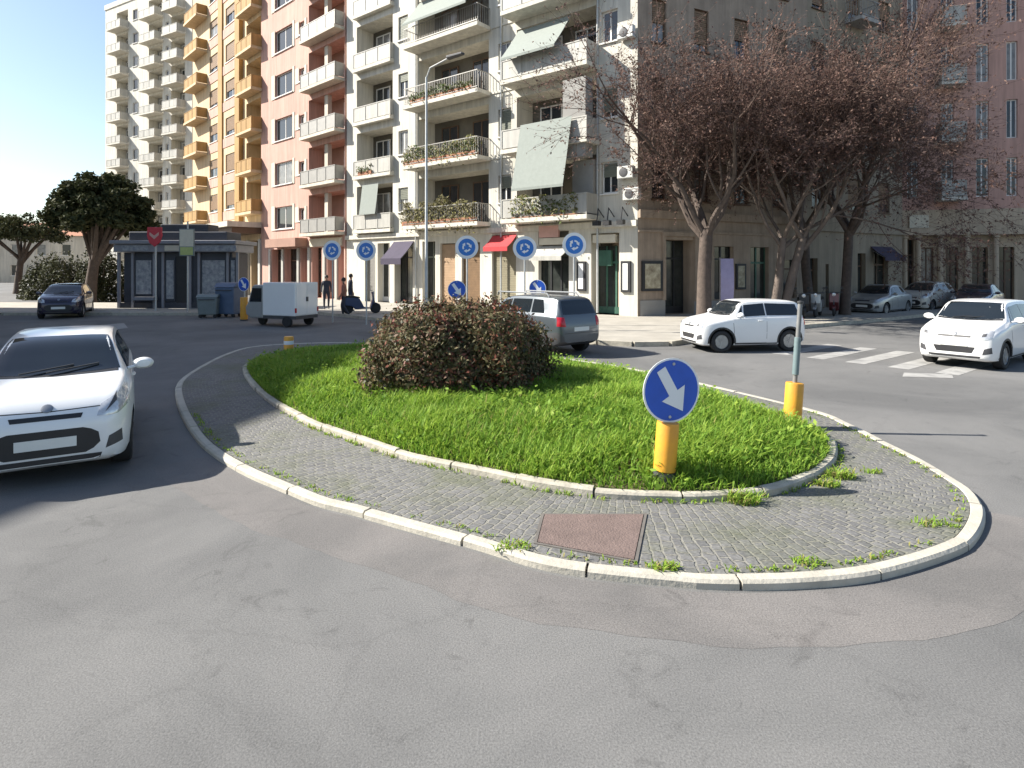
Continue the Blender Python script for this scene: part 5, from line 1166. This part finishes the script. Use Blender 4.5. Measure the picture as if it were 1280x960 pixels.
# ------------------------------------------------------------------ people
def person(pos,yaw,label,h,top,legs,stride=.22,bag=False):
    root=empty('person',pos,yaw); tag(root,label,'person','people by the shops'); k=h/1.75
    J={'pel':((0,0,.95),.135),'wst':((0,0,1.10),.15),'chs':((0,.0,1.32),.17),'nck':((0,.0,1.47),.058),'nc2':((0,.02,1.53),.055),'hd0':((0,.03,1.62),.085),'hd1':((0,.03,1.69),.080),
       'hL':((.10,0,.90),.10),'kL':((.11,stride*.55,.50),.066),'aL':((.11,stride*.5-.06,.09),.045),'tL':((.12,stride*.5+.12,.035),.035),
       'hR':((-.10,0,.90),.10),'kR':((-.11,-stride*.3+.06,.50),.066),'aR':((-.11,-stride-.03,.11),.045),'tR':((-.12,-stride+.13,.035),.035),
       'sL':((.185,0,1.41),.065),'eL':((.225,-.06,1.14),.050),'wL':((.228,.05,.91),.034),'fL':((.225,.08,.81),.030),
       'sR':((-.185,0,1.41),.065),'eR':((-.225,.0,1.14),.050),'wR':((-.225,.13,.93),.034),'fR':((-.222,.17,.84),.030)}
    E=[('pel','wst'),('wst','chs'),('chs','nck'),('nck','nc2'),('nc2','hd0'),('hd0','hd1'),('pel','hL'),('hL','kL'),('kL','aL'),('aL','tL'),('pel','hR'),('hR','kR'),('kR','aR'),('aR','tR'),('chs','sL'),('sL','eL'),('eL','wL'),('wL','fL'),('chs','sR'),('sR','eR'),('eR','wR'),('wR','fR')]
    for s_,nm in ((1,'L'),(-1,'R')):
        w_=Vector(J['f'+nm][0])
        for q in range(4):
            a='g%s%d'%(nm,q); b='i%s%d'%(nm,q); J[a]=((w_.x-s_*.0+.0,w_.y-.03+.018*q,w_.z-.03),.0095); J[b]=((w_.x-s_*.012,w_.y-.032+.021*q,w_.z-.085+.006*abs(q-1.5)),.0085); E+= [('f'+nm,a),(a,b)]
        a='t%s'%('hb'+nm); J[a]=((w_.x-s_*.015,w_.y+.05,w_.z-.01),.010); E.append(('w'+nm,a))
    keys=list(J); me=bpy.data.meshes.new('body'); me.from_pydata([tuple(Vector(J[q][0])*k) for q in keys],[(keys.index(a),keys.index(b)) for a,b in E],[]); o=bpy.data.objects.new('body',me); COL.objects.link(o); o.parent=root
    sk=o.modifiers.new('skin','SKIN'); sv=me.skin_vertices[0].data
    for i,q in enumerate(keys): r=J[q][1]*k; sv[i].radius=(r,r*(.72 if q in('chs','wst','pel') else 1)); sv[i].use_root=(q=='pel')
    ss=o.modifiers.new('sub','SUBSURF'); ss.levels=1; ss.render_levels=1; apply_mods(o)
    for m in ('skin',top,legs,'shoe'): o.data.materials.append(M[m])
    for p in o.data.polygons:
        c=p.center/k; p.use_smooth=True
        p.material_index=3 if c.z<.085 else 2 if (c.z<.93 and abs(c.x)<.185) else 0 if (c.z>1.475 or (abs(c.x)>.185 and c.z<.90)) else 1
    q=MB(); q.lathe([(0,.105),(.05,.098),(.082,.07),(.098,.02),(.098,-.03),(.09,-.06)],18,0,Matrix.Translation(Vector((0,.015,1.67))*k)@Matrix.Rotation(R(14),4,'X')@Matrix.Scale(k,4)); q.build('hair','hair',root)
    q=MB(); q.lathe([(0,.03),(.012,.012),(.014,-.012),(0,-.02)],8,0,Matrix.Translation(Vector((0,.118,1.63))*k)@Matrix.Scale(k,4)); q.build('nose','skin',root)
    for sx in (1,-1):
        q=MB(); q.lathe([(0,.008),(.009,0),(0,-.008)],8,0,Matrix.Translation(Vector((sx*.032,.108,1.66))*k)@Matrix.Scale(k,4)); q.build('eye','black',root)
    if bag: q=MB(); q.box(-.36*k,-.24*k,-.12*k,.20*k,.62*k,.86*k); q.build('bag','cloth_dark',root,bevel=.03)
p_=AT(430,27.3); person((p_.x,p_.y,.0),R(95),'pedestrian in a brown jacket and dark trousers left of the dark blue scooter',1.76,'cloth_brown','cloth_dark')
p_=AT(438,29.2); person((p_.x,p_.y,.13),R(-60),'pedestrian in all dark clothes on the pavement behind the one in brown',1.78,'cloth_dark','denim',stride=.1)
p_=AT(408,30.5); person((p_.x,p_.y,.13),R(200),'pedestrian in a dark coat near the pink block shopfront',1.70,'cloth_dark','cloth_dark',stride=.12)

def round_shrub(pos,rx,rz,label,mats,n,seed):
    root=empty('evergreen_shrub',pos); tag(root,label,'shrub'); d=RNG.normal(size=(n,3)); d[:,2]=np.abs(d[:,2]); d/=np.linalg.norm(d,axis=1)[:,None]
    a=np.arctan2(d[:,1],d[:,0]); r=(1+.12*np.sin(3*a+seed)+.1*np.sin(5*a+4*d[:,2]+seed)+.07*np.sin(9*a-6*d[:,2]))*(1-.4*RNG.random(n)**2)
    P=d*r[:,None]*np.array([rx,rx*.8,rz]); V,Q=leaf_cloud(P,d,.11); np_mesh('foliage',V,Q,RNG.integers(0,len(mats),len(Q)),mats,root)
    mb=MB(); rnd=random.Random(seed)
    for i in range(16):
        a=rnd.uniform(0,6.28); mb.tube([(0,0,0),(rx*.4*math.cos(a),rx*.3*math.sin(a),rz*.45),(rx*.8*math.cos(a),rx*.6*math.sin(a),rz*rnd.uniform(.5,.8))],[.07,.04,.015],6)
    mb.build('branches','bark',root)
p_=AT(128,40); round_shrub((p_.x,p_.y,0),1.7,3.2,'dark evergreen shrub between the umbrella pine and the kiosk',['needle_a','leaf_dark'],5000,2)
p_=AT(72,43); round_shrub((p_.x,p_.y,0),2.4,2.9,'wide dark evergreen shrub left of the umbrella pine trunk',['needle_a','needle_b','leaf_dark'],6000,5)
